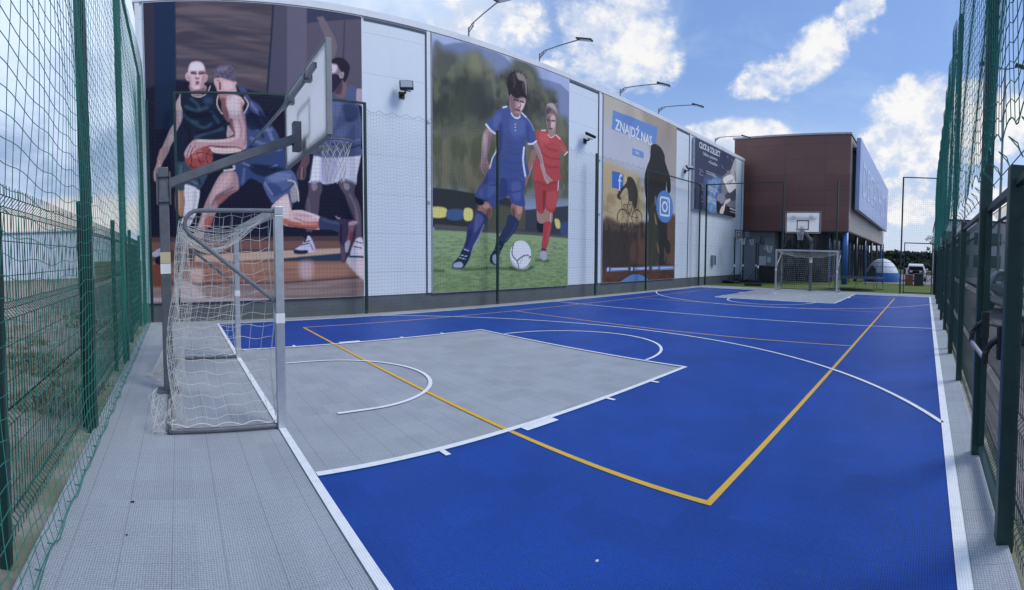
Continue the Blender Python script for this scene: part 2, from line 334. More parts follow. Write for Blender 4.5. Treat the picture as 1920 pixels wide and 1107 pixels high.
def leafclump(mb,c,rx,ry,rz,n,size,rg):
    for _ in range(n):
        while True:
            d=Vector((rg.uniform(-1,1),rg.uniform(-1,1),rg.uniform(-1,1)))
            if .15<d.length<=1: break
        p=Vector(c)+Vector((d.x*rx,d.y*ry,d.z*rz)); a=Vector((rg.gauss(0,1),rg.gauss(0,1),rg.gauss(0,1))).normalized(); b=a.orthogonal().normalized(); e=a.cross(b); z=size*rg.uniform(.6,1.3)
        mb.quad(p-b*z,p-e*z*.6,p+b*z,p+e*z*.6)
POSTERS={'p1':[('f',[58,62,84],3,0,1.0,[-237,914,558,982,550,-25,-264,9]),
('f',[60,57,70],3,0,1.0,[-184,909,-134,905,-158,7,-210,8]),
('g',[44,56,86],[24,38,52],3,0,1.0,[0,800,0,100],[-134,905,-83,903,-101,5,-158,7]),
('f',[84,79,93],4,0,1.0,[-82,903,179,912,155,600,-86,625]),
('n',[112,100,104],0.65,180,14,3,5,[-83,866,179,875,155,600,-86,625]),
('n',[60,56,70],0.6,220,16,8,5,[-83,866,179,875,155,600,-86,625]),
('s',[98,88,98],12,14,0.55,1,[-81,833,23,802,159,773]),
('s',[66,62,76],12,14,0.55,1,[-83,789,22,758,158,728]),
('s',[98,88,94],12,14,0.55,1,[-83,766,21,734,158,704]),
('s',[68,63,76],12,14,0.55,1,[-84,723,20,691,157,660]),
('s',[100,90,94],12,14,0.55,1,[-85,707,20,674,157,643]),
('s',[74,69,82],12,14,0.55,1,[-86,672,19,639,156,608]),
('s',[92,84,92],12,14,0.55,1,[-86,653,18,621,156,589]),
('f',[74,76,96],8,0,1.0,[179,912,211,916,207,584,155,589]),
('f',[92,92,116],5,0,1.0,[211,916,266,923,261,572,205,580]),
('f',[84,81,102],3,0,1.0,[264,794,447,821,445,581,261,572]),
('f',[58,62,88],4,0,1.0,[266,923,449,956,447,823,264,784]),
('f',[104,98,112],6,0,1.0,[291,803,309,808,343,754,349,731,338,695,324,693,320,739]),
('s',[58,56,72],3,4,1.0,1,[371,804,366,698]),
('s',[46,50,68],5,3,1.0,1,[176,860,165,732,152,596]),
('f',[29,42,54],12,0,1.0,[-186,598,-89,624,56,608,171,586,263,580,445,581,438,-60,-203,-31]),
('f',[40,54,78],6,0,0.8,[-134,905,-82,903,-86,623,-89,497,-145,499]),
('f',[84,66,70],3,0,1.0,[-205,221,22,215,188,215,458,216,458,174,-206,185]),
('f',[112,86,80],3,0,1.0,[-206,207,458,200,458,177,-206,185]),
('f',[92,72,72],3,0,1.0,[-206,185,458,179,456,0,-211,26]),
('f',[172,154,142],5,0,1.0,[-48,169,103,174,274,180,359,182,359,168,187,155,-49,148]),
('f',[60,66,80],4,0,1.0,[179,155,364,168,364,150,178,148]),
('f',[46,66,92],5,0,0.8,[230,159,429,169,429,145,230,147]),
('f',[130,98,88],4,0,1.0,[-207,155,458,144,457,85,-209,104]),
('n',[165,128,108],0.5,150,9,5,5,[-207,155,458,144,457,85,-209,104]),
('f',[90,70,70],4,0,1.0,[186,93,457,103,457,98,186,87]),
('f',[134,122,126],5,0,1.0,[186,88,457,98,457,41,-210,62,-209,93]),
('n',[108,88,90],0.5,120,8,6,5,[-209,104,457,94,457,41,-210,63]),
('f',[110,70,55],5,0,1.0,[-208,144,-126,150,-128,89,-209,91]),
('f',[188,178,205],22,1,0.6,[234,144,269,145,266,101,236,104]),
('f',[208,208,232],10,1,0.8,[368,157,429,156,424,91,377,131]),
('f',[178,176,190],20,1,0.8,[-97,105,-50,92,-27,52,-100,54]),
('f',[200,195,205],16,1,0.6,[-61,133,-29,132,-34,95,-58,104]),
('f',[156,150,166],2,0,1.0,[-210,62,457,41,457,27,-210,50]),
('f',[84,77,96],3,1,1.0,[264,364,294,365,300,343,293,320,287,274,271,251,268,222,253,222,256,250,251,291,253,308,261,337]),
('f',[134,128,154],6,1,0.85,[270,357,282,360,286,347,277,338,270,345]),
('s',[105,98,122],7,8,0.7,1,[260,314,263,279]),
('f',[90,83,102],3,1,1.0,[347,365,359,373,387,370,397,358,394,335,406,311,414,276,415,234,413,213,396,213,395,252,380,281,368,325,355,345]),
('f',[150,142,168],6,1,0.85,[362,360,374,362,381,352,374,343,365,348]),
('s',[132,124,148],7,7,0.7,1,[380,331,396,299,403,252]),
('s',[50,46,62],6,5,0.8,1,[360,333,380,287,394,252]),
('f',[34,44,60],3,1,1.0,[246,225,268,226,267,212,247,209]),
('f',[174,182,220],3,1,1.0,[219,179,240,193,250,212,262,216,272,198,277,175,252,170,225,169]),
('f',[44,54,74],3,1,1.0,[218,179,237,177,255,177,253,168,221,168]),
('s',[60,70,100],3,1.5,1.0,1,[240,192,261,196]),
('s',[60,70,100],3,1.5,1.0,1,[246,199,263,203]),
('s',[30,38,50],5,2,1.0,1,[253,213,248,202]),
('s',[110,120,160],4,3,1.0,1,[264,193,272,178]),
('f',[192,198,228],3,1,1.0,[380,161,395,204,404,211,417,207,420,156]),
('s',[70,80,110],3,1.5,1.0,1,[395,201,417,195]),
('s',[70,80,110],3,1.5,1.0,1,[390,186,414,182]),
('s',[45,55,75],5,2,1.0,1,[378,158,420,157]),
('f',[176,187,226],3,1,1.0,[277,436,283,455,409,462,413,433,403,388,399,360,381,370,356,374,346,365,306,357,294,363,262,360,268,374]),
('f',[138,150,196],14,1,0.8,[301,436,344,441,337,374,306,358,295,401]),
('f',[208,218,244],10,1,0.7,[277,423,295,435,291,369,267,365]),
('f',[206,214,242],12,1,0.6,[369,439,407,448,397,373,365,378]),
('s',[128,138,182],4,3,1.0,1,[356,374,381,370,399,361]),
('s',[128,138,182],4,3,1.0,1,[265,361,294,364]),
('f',[74,88,134],3,1,1.0,[277,592,309,604,327,589,341,596,361,590,374,605,381,632,408,625,409,582,420,521,415,466,413,441,279,433,270,495]),
('f',[92,108,160],10,1,0.7,[329,574,357,580,348,538,332,514]),
('f',[86,102,152],8,1,0.7,[340,499,381,533,398,531,364,489]),
('f',[46,56,96],10,1,0.7,[365,577,403,577,407,543,373,532]),
('s',[100,116,170],5,5,0.8,1,[331,480,372,475,412,485]),
('s',[44,54,92],5,4,0.8,1,[331,468,372,459,412,470]),
('s',[46,56,96],6,6,0.7,1,[293,571,300,496,291,443]),
('f',[112,92,110],3,1,1.0,[341,621,366,644,375,628,372,603,359,593,341,602]),
('f',[70,54,68],6,1,0.8,[342,624,362,638,358,607,341,605]),
('f',[122,106,126],3,1,1.0,[310,674,328,688,344,687,355,671,364,657,362,646,350,637,341,617,325,602,309,610,305,640]),
('f',[186,180,210],7,1,1.0,[314,680,346,682,344,664,326,659,312,663]),
('f',[52,43,58],4,1,1.0,[310,640,330,655,350,657,363,646,341,615,325,599,309,606]),
('f',[36,36,50],3,1,1.0,[322,686,343,701,365,703,382,690,384,673,375,647,366,638,363,661,354,673,346,685]),
('f',[150,138,158],2,1,1.0,[353,660,366,666,366,652,356,648]),
('s',[80,65,80],2,1.5,1.0,1,[358,660,362,654]),
('s',[60,50,66],3,2,1.0,1,[318,666,332,668]),
('f',[156,142,168],3,1,1.0,[408,625,436,619,437,577,407,585,403,604]),
('s',[150,150,190],3,2,1.0,1,[407,624,405,585]),
('f',[98,78,88],3,1,1.0,[244,423,250,445,262,448,265,417,256,399,254,376,248,367,240,367,230,372,230,390,238,407]),
('s',[150,125,130],3,2,0.8,1,[244,399,242,370]),
('s',[60,45,55],2.5,2,1.0,1,[236,396,234,373]),
('s',[60,45,55],2.5,2,1.0,1,[248,396,248,373]),
('f',[150,116,96],3,1,1.0,[-94,344,-77,340,-73,328,-74,292,-81,270,-91,282,-96,293]),
('f',[186,142,104],8,1,0.7,[-94,332,-83,329,-84,293,-94,293]),
('f',[190,201,226],3,1,1.0,[-70,355,-33,344,-38,297,-43,278,-54,256,-64,245,-82,250,-76,276,-72,309,-73,331]),
('s',[150,162,192],6,6,0.8,1,[-44,336,-48,292,-63,253]),
('f',[74,88,122],3,1,1.0,[-82,252,-64,247,-67,235,-75,223,-84,196,-98,197,-95,218]),
('s',[40,52,70],5,4,0.6,1,[-76,270,-49,264]),
('f',[58,78,100],3,1,1.0,[-93,398,-78,421,-56,405,-29,399,-11,381,-17,363,-33,340,-44,347,-69,355,-73,340,-94,346]),
('s',[88,110,135],6,6,0.7,1,[-79,403,-82,365]),
('s',[36,50,70],6,5,0.8,1,[-40,386,-30,355]),
('s',[100,118,140],5,5,0.8,1,[-52,364,-38,355]),
('f',[152,158,188],3,1,1.0,[-160,179,-129,193,-127,171,-156,168]),
('f',[30,36,50],3,1,1.0,[-150,166,-127,171,-128,147,-151,150]),
('f',[150,136,150],3,1,1.0,[-74,586,-85,573,-90,556,-93,516,-105,499,-122,462,-141,421,-126,419,-110,444,-100,462,-84,486,-72,516,-70,545,-76,565]),
('f',[182,168,182],8,1,0.7,[-79,578,-75,555,-77,523,-83,523,-85,556]),
('f',[172,156,166],8,1,0.7,[-105,487,-99,472,-121,437,-134,421,-123,457]),
('s',[96,84,98],5,5,0.7,1,[-90,546,-91,516]),
('f',[158,134,144],3,1,1.0,[-139,421,-146,402,-151,386,-150,369,-145,364,-140,368,-137,383,-135,377,-131,387,-129,407,-107,448,-131,449]),
('s',[110,88,98],2.5,2,1.0,1,[-141,397,-145,372]),
('s',[195,172,182],3,3,0.8,1,[-135,418,-134,396]),
('f',[34,48,64],3,1,1.0,[-74,588,-49,592,-41,582,-24,580,-6,590,16,586,24,555,34,535,46,505,42,477,-19,466,-49,463,-61,419,-95,420,-94,476,-73,521,-72,545,-77,565]),
('s',[66,90,116],9,9,0.75,1,[-62,555,-37,545,-7,552]),
('s',[66,90,116],8,9,0.75,1,[-46,515,-18,500,2,510]),
('s',[66,90,116],8,9,0.75,1,[-39,475,-8,487,32,497]),
('s',[66,90,116],7,9,0.75,1,[-49,575,-32,560,-27,545]),
('s',[66,90,116],6,9,0.75,1,[-68,535,-53,520,-33,515]),
('s',[66,90,116],8,9,0.75,1,[3,540,18,520,27,505]),
('s',[20,30,44],8,8,0.8,1,[-58,540,-28,530,3,535]),
('s',[20,30,44],8,8,0.8,1,[-34,490,2,495,38,515]),
('s',[20,30,44],9,8,0.8,1,[-63,506,-54,480,-60,446]),
('f',[74,92,150],14,1,0.55,[-16,577,4,579,8,564,-12,560]),
('s',[174,170,170],2.6,1.2,1.0,1,[-49,591,-43,583,-33,580,-23,580,-6,590,2,607]),
('s',[170,166,164],2.6,1.2,1.0,1,[-76,587,-78,565,-73,544]),
('f',[150,122,140],3,1,1.0,[-50,612,-51,600,-47,591,-41,583,-24,581,-16,588,-8,598,-12,610]),
('f',[112,88,104],5,1,0.8,[-38,601,-16,603,-10,597,-21,589,-36,591]),
('f',[186,160,178],3,1,1.0,[-54,641,-59,641,-62,634,-59,624,-53,621]),
('f',[180,154,172],3,1,1.0,[-11,636,-5,636,-4,628,-8,619,-13,619]),
('s',[130,100,116],2,1.5,1.0,1,[-57,636,-56,627]),
('s',[130,100,116],2,1.5,1.0,1,[-8,631,-9,623]),
('f',[190,167,187],3,1,1.0,[-55,643,-53,656,-48,666,-41,670,-31,671,-21,669,-14,662,-10,651,-11,634,-12,619,-16,608,-22,601,-34,598,-43,601,-50,612,-52,627]),
('f',[218,204,226],6,1,0.8,[-47,661,-32,667,-18,663,-15,650,-30,647,-48,647]),
('f',[152,122,142],6,1,0.85,[-16,636,-11,634,-14,612,-23,602,-22,614]),
('f',[156,126,146],5,1,0.8,[-52,634,-48,629,-46,612,-49,614]),
('f',[148,118,138],3,1,0.9,[-47,646,-32,645,-33,638,-45,638]),
('f',[148,118,138],3,1,0.9,[-27,645,-13,646,-14,638,-26,638]),
('s',[78,60,76],4.5,2.5,1.0,1,[-46,641,-34,639]),
('s',[78,60,76],4.5,2.5,1.0,1,[-27,639,-14,640]),
('s',[120,96,114],1.8,1.5,1.0,1,[-47,645,-33,644]),
('s',[120,96,114],1.8,1.5,1.0,1,[-26,644,-12,645]),
('f',[128,94,108],2,1,1.0,[-36,630,-25,629,-27,625,-35,625]),
('s',[212,194,214],3,3,0.8,1,[-30,643,-30,630]),
('f',[112,76,90],3,1,1.0,[-36,618,-31,620,-26,618,-28,613,-34,613]),
('s',[160,112,124],2,1.5,1.0,1,[-36,611,-28,611]),
('f',[205,184,200],4,1,0.7,[-38,608,-26,608,-28,602,-36,602]),
('f',[62,78,128],3,1,1.0,[75,604,94,602,107,576,132,558,151,523,172,498,185,472,193,453,200,415,98,413,91,455,94,496,89,538,99,564,90,583]),
('s',[98,115,175],9,7,0.8,1,[109,564,143,516,161,475]),
('s',[98,115,175],9,7,0.8,1,[107,474,138,459,181,457]),
('s',[98,115,175],9,7,0.8,1,[100,504,131,497,162,498]),
('s',[98,115,175],9,7,0.8,1,[154,498,169,460,188,438]),
('s',[38,48,88],8,7,0.85,1,[101,549,127,512,138,478]),
('s',[38,48,88],8,7,0.85,1,[103,451,149,444]),
('s',[38,48,88],8,7,0.85,1,[131,542,154,509]),
('f',[26,38,48],7,1,0.75,[97,538,131,535,158,517,131,497,98,500]),
('f',[76,95,150],3,1,1.0,[135,355,147,377,170,391,199,396,220,387,230,364,233,330,233,310,219,313,213,290,209,321,198,327,166,304,154,313]),
('f',[102,122,182],9,1,0.8,[150,374,176,387,214,381,205,367,164,360]),
('f',[54,70,122],9,1,0.8,[147,355,175,352,187,335,163,321]),
('f',[150,152,166],4,1,0.9,[211,341,222,356,229,342,230,313,214,307]),
('s',[176,178,190],4,2,1.0,1,[205,365,222,361,231,336,233,310]),
('s',[58,74,128],5,4,1.0,1,[184,330,204,341,219,356]),
('s',[120,140,196],4,4,0.8,1,[141,357,161,327]),
('f',[54,72,120],3,1,1.0,[57,401,108,422,192,444,218,449,219,404,204,391,174,386,145,374,136,355,103,369,73,347]),
('s',[118,132,172],3,2,1.0,1,[83,409,133,393,175,405]),
('s',[86,104,156],7,6,0.8,1,[87,393,82,357]),
('s',[34,46,84],7,6,0.8,1,[116,398,170,390]),
('f',[28,40,52],8,1,0.7,[108,406,191,397,174,386,141,374,108,386]),
('s',[190,190,205],5,3,1.0,1,[34,389,59,393,59,402]),
('f',[150,126,140],3,1,1.0,[26,382,63,386,72,349,66,336,32,320,16,297,8,275,-18,237,-40,197,-60,189,-47,229,-38,249,-21,298,-4,333]),
('f',[182,158,172],10,1,0.8,[26,377,54,379,49,353,12,325,-5,301,0,333]),
('f',[104,78,90],6,1,0.8,[16,321,66,340,32,320,16,296]),
('s',[108,84,98],4,4,0.8,1,[8,313,33,333,57,345]),
('f',[160,96,92],5,1,0.8,[16,313,66,337,49,325,20,301]),
('f',[160,84,72],6,1,0.85,[-22,261,3,273,-2,249,-18,237]),
('s',[190,168,180],8,8,0.7,1,[-17,285,-30,245]),
('f',[200,170,186],3,1,1.0,[160,298,198,328,207,316,212,290,215,285,239,286,263,279,294,267,293,236,274,234,232,239,190,246,186,273,164,287]),
('f',[222,196,208],9,1,0.8,[175,301,201,319,206,290,203,267,191,267]),
('f',[168,98,86],5,1,1.0,[192,263,226,253,289,254,292,236,256,237,194,246]),
('f',[206,152,142],6,1,0.8,[238,256,280,253,280,247,241,247]),
('s',[140,100,110],4,4,0.7,1,[221,265,253,253,289,254]),
('f',[168,138,158],8,1,0.6,[215,282,239,282,268,271,256,265,227,270]),
('f',[56,67,98],3,1,1.0,[293,268,323,261,354,254,356,225,323,233,291,236]),
('s',[82,92,126],6,6,0.7,1,[299,261,323,254,348,250]),
('f',[66,58,82],3,1,1.0,[336,269,348,266,370,263,396,261,401,252,393,240,390,213,382,183,366,146,352,148,350,192,345,222,350,245]),
('f',[146,100,124],4,1,0.9,[376,254,396,258,389,222,376,183,369,198,376,228]),
('f',[176,156,190],3,1,1.0,[377,253,400,258,398,249,379,246]),
('f',[152,162,192],4,1,1.0,[365,197,379,202,373,173,365,173]),
('f',[120,60,75],5,1,0.8,[379,225,390,228,385,204,376,207]),
('f',[100,80,100],5,1,0.8,[353,192,366,168,362,148,354,149]),
('s',[150,150,170],2.5,1.5,1.0,1,[339,270,346,264,351,266]),
('s',[40,34,50],4,4,1.0,1,[354,245,352,198]),
('f',[126,88,98],3,1,1.0,[22,587,24,577,30,565,31,540,40,522,48,514,59,522,52,535,42,555,44,570,42,585]),
('f',[180,153,169],3,1,1.0,[15,630,12,617,17,604,20,593,25,584,37,578,52,585,71,590,68,609,72,615,68,621,65,623,40,628,25,631]),
('f',[150,118,132],5,1,0.7,[23,588,52,588,70,594,65,585,44,577,29,577]),
('f',[206,184,198],8,1,0.7,[35,619,58,617,60,602,40,599]),
('f',[94,90,118],3,1,1.0,[14,628,13,640,16,652,26,660,43,663,59,660,67,647,69,632,66,619,55,622,40,626,29,630,20,628]),
('n',[66,62,86],0.8,3,3,11,3,[16,654,43,663,66,650,68,622,40,627,20,628]),
('f',[128,122,150],8,1,0.6,[21,652,36,659,51,657,46,647,25,644]),
('s',[96,56,66],4,2,1.0,1,[27,616,28,608,27,599]),
('s',[70,50,62],2.2,1.5,1.0,1,[21,623,24,621]),
('s',[120,84,98],2,2,1.0,1,[17,605,19,596]),
('f',[182,155,171],3,1,1.0,[44,582,65,587,82,580,91,565,85,552,90,535,94,510,95,470,93,449,80,442,67,454,62,469,62,486,55,497,51,520,48,540,42,557]),
('f',[208,194,214],9,1,0.85,[49,575,73,579,78,555,75,535,53,535,47,555]),
('f',[106,74,92],4,1,0.9,[51,522,60,520,66,487,59,484,54,497]),
('f',[146,112,130],5,1,0.8,[83,565,91,565,86,552,90,530,94,510,84,535]),
('s',[148,116,134],4,5,0.8,1,[76,520,81,495,78,475]),
('f',[198,176,192],8,1,0.7,[66,515,76,510,75,480,68,485]),
('s',[192,180,190],3,1.5,1.0,1,[91,580,100,566,98,553,90,539]),
('s',[196,190,192],2.8,1.5,1.0,1,[21,581,19,562,24,547,32,536]),
('f',[164,148,164],3,1,1.0,[46,507,55,495,61,484,52,478,42,477]),
('f',[200,180,190],3,1,1.0,[-7,452,31,448,78,449,78,439,41,433,11,435,-2,442]),
('e',[150,74,74],3,1.0,[-32,425],37),
('f',[190,118,112],9,1,0.7,[-54,442,-30,446,-22,430,-46,422]),
('f',[104,48,54],8,1,0.7,[-59,407,-31,398,-2,408,-15,392,-43,390]),
('s',[66,34,44],1.6,1,1.0,1,[-69,423,-42,434,-14,434,5,426]),
('s',[66,34,44],1.6,1,1.0,1,[-31,461,-36,430,-26,406,-23,391]),
('s',[66,34,44],1.6,1,1.0,1,[-60,447,-50,422,-55,399]),
('s',[66,34,44],1.6,1,1.0,1,[-1,446,-12,426,-6,402]),
('s',[60,40,50],2,2,0.6,1,[-34,414,-16,414]),
('f',[172,143,159],3,1,1.0,[91,463,67,478,32,470,-9,469,-39,471,-54,461,-65,446,-70,433,-66,423,-60,424,-54,431,-47,438,-30,447,-4,454,31,452,67,450,83,445]),
('s',[120,86,102],4,4,0.8,1,[-4,454,31,451,67,450,82,445]),
('s',[202,178,192],5,5,0.8,1,[-34,466,1,465,42,466,67,472]),
('s',[108,76,90],1.8,1.5,1.0,1,[-52,456,-60,436,-64,425]),
('s',[108,76,90],1.8,1.5,1.0,1,[-47,449,-55,431]),
('s',[108,76,90],1.8,1.5,1.0,1,[-40,455,-50,438,-53,427]),
('s',[190,164,180],3,3,0.8,1,[-57,449,-67,431]),
('s',[190,164,180],3,3,0.8,1,[-50,450,-58,429]),
('s',[190,164,180],3,3,0.8,1,[-42,449,-50,433]),
('s',[44,56,96],3,4,0.7,1,[120,572,139,550,147,524]),
('s',[44,56,96],3,4,0.7,1,[171,559,155,536,150,517]),
('s',[222,206,222],4,6,0.7,1,[64,581,82,575,88,565]),
('s',[214,194,210],5,7,0.6,1,[61,515,65,495,72,475]),
('s',[116,84,102],4,6,0.7,1,[90,523,93,495,90,455]),
('s',[214,194,206],4,5,0.6,1,[-29,468,16,467,57,471]),
('s',[196,172,186],6,9,0.6,1,[49,382,32,357,14,330]),
('s',[102,76,90],5,7,0.7,1,[28,330,14,324,2,302]),
('s',[232,208,218],5,7,0.7,1,[218,282,251,279,284,268]),
('s',[110,62,60],4,5,0.7,1,[203,246,238,240,280,237])],'p2':[('g',[146,164,214],[128,146,200],3,0,1.0,[0,820,0,560],[385,943,1385,1289,1408,-157,372,-55]),
('f',[106,124,172],8,1,1.0,[650,777,691,799,739,816,788,828,839,832,881,829,942,812,1007,780,1240,777,1243,524,649,449]),
('f',[82,89,82],45,1,1.0,[650,762,691,784,733,780,755,767,777,793,822,805,851,776,893,757,942,783,967,823,1006,839,1068,820,1103,764,1170,759,1186,679,1241,658,1252,447,648,387]),
('n',[50,58,56],0.85,42,60,21,20,[645,723,881,759,1185,758,1186,626,943,630,644,538]),
('n',[116,120,92],0.6,30,55,22,16,[645,769,1006,839,1225,660,1227,471,643,408]),
('n',[48,56,58],0.7,90,70,23,24,[650,685,942,783,1178,730,1148,619,649,539]),
('f',[124,126,92],40,1,0.7,[774,787,822,801,831,748,785,711]),
('f',[62,68,60],70,1,0.8,[701,660,766,694,811,653,766,577,696,580]),
('f',[56,64,64],70,1,0.7,[782,719,851,716,863,625,794,609]),
('g',[98,102,82],[92,97,74],150,0,0.85,[0,500,0,250],[377,500,1395,652,1399,386,374,329]),
('n',[120,110,84],0.6,30,70,24,20,[423,486,1395,627,1399,386,421,331]),
('n',[72,80,58],0.6,28,70,25,20,[423,486,1395,627,1399,386,421,331]),
('f',[50,56,62],6,0,1.0,[632,364,709,364,816,357,1015,352,1030,240,653,246,631,246]),
('f',[86,90,72],14,0,0.8,[819,338,1030,316,1030,246,791,243]),
('f',[212,196,74],5,1,1.0,[642,305,695,305,694,278,642,276]),
('f',[52,88,139],6,1,1.0,[702,300,755,303,755,273,702,271]),
('f',[214,198,78],5,1,1.0,[764,307,795,306,794,273,764,272]),
('f',[56,64,80],6,0,1.0,[1022,318,1252,350,1253,225,1023,237]),
('f',[206,190,78],5,1,1.0,[1168,294,1193,292,1200,264,1178,262]),
('f',[48,78,126],5,1,1.0,[1203,281,1253,284,1253,237,1204,238]),
('f',[84,84,88],5,0,1.0,[653,255,828,248,1023,243,1253,234,1253,216,987,228,653,234]),
('g',[126,158,106],[102,134,82],4,0,1.0,[0,180,0,50],[620,237,828,234,1060,231,1307,223,1311,-91,619,-33]),
('n',[82,112,66],0.5,16,4,26,8,[620,220,1307,208,1311,-91,619,-33]),
('n',[140,168,120],0.4,22,5,27,8,[620,229,1307,214,1311,-91,619,-33]),
('s',[66,94,56],9,9,0.8,1,[720,120,791,114,853,117]),
('s',[66,94,56],9,9,0.8,1,[853,118,953,114,1060,117]),
('s',[66,94,56],9,9,0.8,1,[652,114,686,111]),
('s',[66,94,56],9,9,0.8,1,[1075,142,1137,139]),
('f',[150,106,100],3,1,1.0,[1053,532,1072,524,1068,495,1044,449,1029,426,1031,462]),
('f',[148,104,98],3,1,1.0,[1052,478,1039,437,1024,402,1015,410,1027,443,1040,480]),
('s',[196,160,150],2.5,2,0.8,1,[1053,478,1038,437]),
('f',[34,40,54],3,1,1.0,[1081,280,1116,278,1109,245,1081,249]),
('f',[164,122,112],3,1,1.0,[1078,323,1114,314,1116,278,1083,280]),
('f',[164,118,110],3,1,1.0,[1115,329,1156,322,1151,274,1118,274,1108,292]),
('s',[214,176,164],4,3,0.9,1,[1149,319,1145,279]),
('f',[180,44,60],3,1,1.0,[1114,278,1151,278,1141,223,1125,184,1101,191,1108,230]),
('s',[210,90,100],4,4,0.7,1,[1142,268,1129,216]),
('f',[90,50,90],3,1,1.0,[1104,187,1125,182,1123,170,1101,172]),
('f',[156,156,186],3,1,1.0,[1100,173,1125,173,1129,149,1114,141,1095,147]),
('s',[80,80,110],3,2,1.0,1,[1096,147,1107,141]),
('f',[172,48,58],3,1,1.0,[1071,450,1184,464,1189,406,1177,349,1159,317,1121,332,1117,377,1111,314,1077,322,1069,391]),
('f',[198,66,66],10,1,0.7,[1123,385,1181,394,1165,333,1128,338]),
('f',[130,34,48],6,1,0.8,[1107,391,1123,388,1118,333,1108,325]),
('f',[182,54,64],3,1,1.0,[1071,502,1191,519,1185,458,1183,454,1072,441]),
('s',[225,200,205],4,3,1.0,1,[1180,469,1187,436,1184,402]),
('s',[225,200,205],4,3,1.0,1,[1071,459,1067,441]),
('s',[136,38,50],5,5,0.7,1,[1077,424,1122,414,1180,435]),
('f',[184,54,64],3,1,1.0,[1074,595,1096,608,1126,609,1148,591,1169,603,1185,609,1213,583,1237,552,1218,537,1190,549,1193,512,1187,481,1194,441,1063,426,1075,474,1092,520,1074,553]),
('s',[140,38,52],6,7,0.7,1,[1096,571,1137,548,1180,548]),
('s',[140,38,52],6,7,0.7,1,[1092,534,1138,515,1191,519]),
('s',[140,38,52],6,7,0.7,1,[1087,497,1138,482,1185,489]),
('f',[204,74,78],12,1,0.6,[1091,595,1127,598,1137,570,1096,556]),
('f',[156,110,108],5,1,0.6,[1198,577,1234,556,1229,544,1201,555]),
('s',[232,220,228],4.5,1.5,1.0,1,[1218,537,1235,552]),
('s',[226,206,212],2.8,1.5,1.0,1,[1130,598,1147,590,1169,604]),
('s',[228,210,214],4,2,1.0,1,[1174,604,1195,593]),
('s',[226,200,206],4,2,1.0,1,[1099,607,1119,611]),
('f',[150,118,120],3,1,1.0,[1124,670,1122,637,1132,613,1134,599,1147,593,1167,605,1172,646,1163,678,1141,681]),
('f',[196,164,164],5,1,0.8,[1147,667,1168,671,1167,634,1153,617,1144,637]),
('f',[110,84,92],5,1,0.7,[1125,663,1139,662,1139,622,1129,627]),
('s',[66,50,58],5,3,1.0,1,[1126,650,1140,651]),
('s',[66,50,58],5,3,1.0,1,[1149,651,1165,654]),
('s',[92,54,62],5,3,1.0,1,[1135,621,1153,623]),
('s',[112,80,88],4,3,1.0,1,[1145,648,1142,632]),
('f',[206,172,172],4,1,0.7,[1147,645,1163,648,1161,637,1149,634]),
('f',[112,98,104],3,1,1.0,[1115,678,1118,694,1128,705,1146,715,1168,710,1181,689,1182,650,1171,643,1166,675,1139,676,1122,665]),
('f',[170,158,160],6,1,0.8,[1123,702,1146,714,1170,707,1179,681,1168,690,1141,699]),
('f',[70,60,70],5,1,0.7,[1120,687,1146,696,1141,680,1122,669]),
('f',[150,102,92],3,1,1.0,[958,334,977,340,1011,333,1009,308,992,277,968,284,958,312]),
('f',[190,140,128],6,1,0.8,[982,332,1006,329,1003,308,987,303]),
('f',[98,62,62],6,1,0.8,[962,322,975,313,973,288,962,298]),
('f',[40,54,96],3,1,1.0,[949,298,992,279,979,247,951,218,927,199,897,206,915,235,933,262]),
('s',[66,82,114],5,5,0.7,1,[978,268,960,236,933,211]),
('f',[30,46,66],3,1,1.0,[897,207,927,200,907,163,904,136,886,126,867,138,867,156,885,180]),
('f',[146,160,196],4,1,0.85,[881,161,897,160,905,136,887,130,876,146]),
('s',[90,110,117],2,1.5,1.0,1,[893,190,911,187]),
('s',[90,110,117],2,1.5,1.0,1,[888,178,909,175]),
('f',[164,106,96],3,1,1.0,[834,330,852,336,871,327,874,300,864,281,843,288,819,303,822,320]),
('f',[204,154,144],6,1,0.8,[839,328,857,329,861,316,841,312]),
('f',[106,64,62],6,1,0.8,[859,313,873,310,866,283,849,289]),
('f',[48,58,119],3,1,1.0,[817,304,858,282,839,255,823,221,799,188,788,170,759,178,770,208,775,247,791,267]),
('f',[92,104,166],10,1,0.6,[810,294,843,279,822,248,802,235]),
('f',[38,44,97],8,1,0.7,[782,241,794,234,778,189,766,189]),
('s',[150,160,220],4,3,0.7,1,[841,259,822,222,798,186]),
('f',[34,50,80],3,1,1.0,[758,180,788,172,785,153,771,130,754,117,724,120,717,130,734,147,747,160]),
('f',[154,168,204],4,1,0.9,[723,133,747,139,759,129,751,120,724,122]),
('s',[190,200,220],2.4,1.5,1.0,1,[762,179,782,173]),
('s',[180,190,215],2,1.2,1.0,1,[751,160,774,156]),
('s',[180,190,215],2,1.2,1.0,1,[745,152,768,147]),
('f',[26,36,46],3,1,1.0,[807,348,836,338,841,326,822,322,807,332]),
('f',[50,70,144],3,1,1.0,[863,430,915,431,998,436,1021,421,1015,375,1018,330,958,339,945,362,924,350,903,341,879,315,855,336,807,348,817,372,842,404]),
('f',[40,54,120],10,1,0.8,[915,424,932,422,943,366,924,352,906,359]),
('f',[72,94,164],14,1,0.7,[830,380,876,400,889,371,855,345,822,353]),
('f',[72,96,168],14,1,0.7,[959,405,1000,409,1000,353,968,354]),
('s',[38,50,114],4,5,0.8,1,[863,389,897,392,915,384]),
('s',[38,50,114],4,5,0.8,1,[946,376,968,375,1005,385]),
('f',[54,80,151],3,1,1.0,[863,455,1024,478,1023,436,1012,417,968,430,932,428,863,425]),
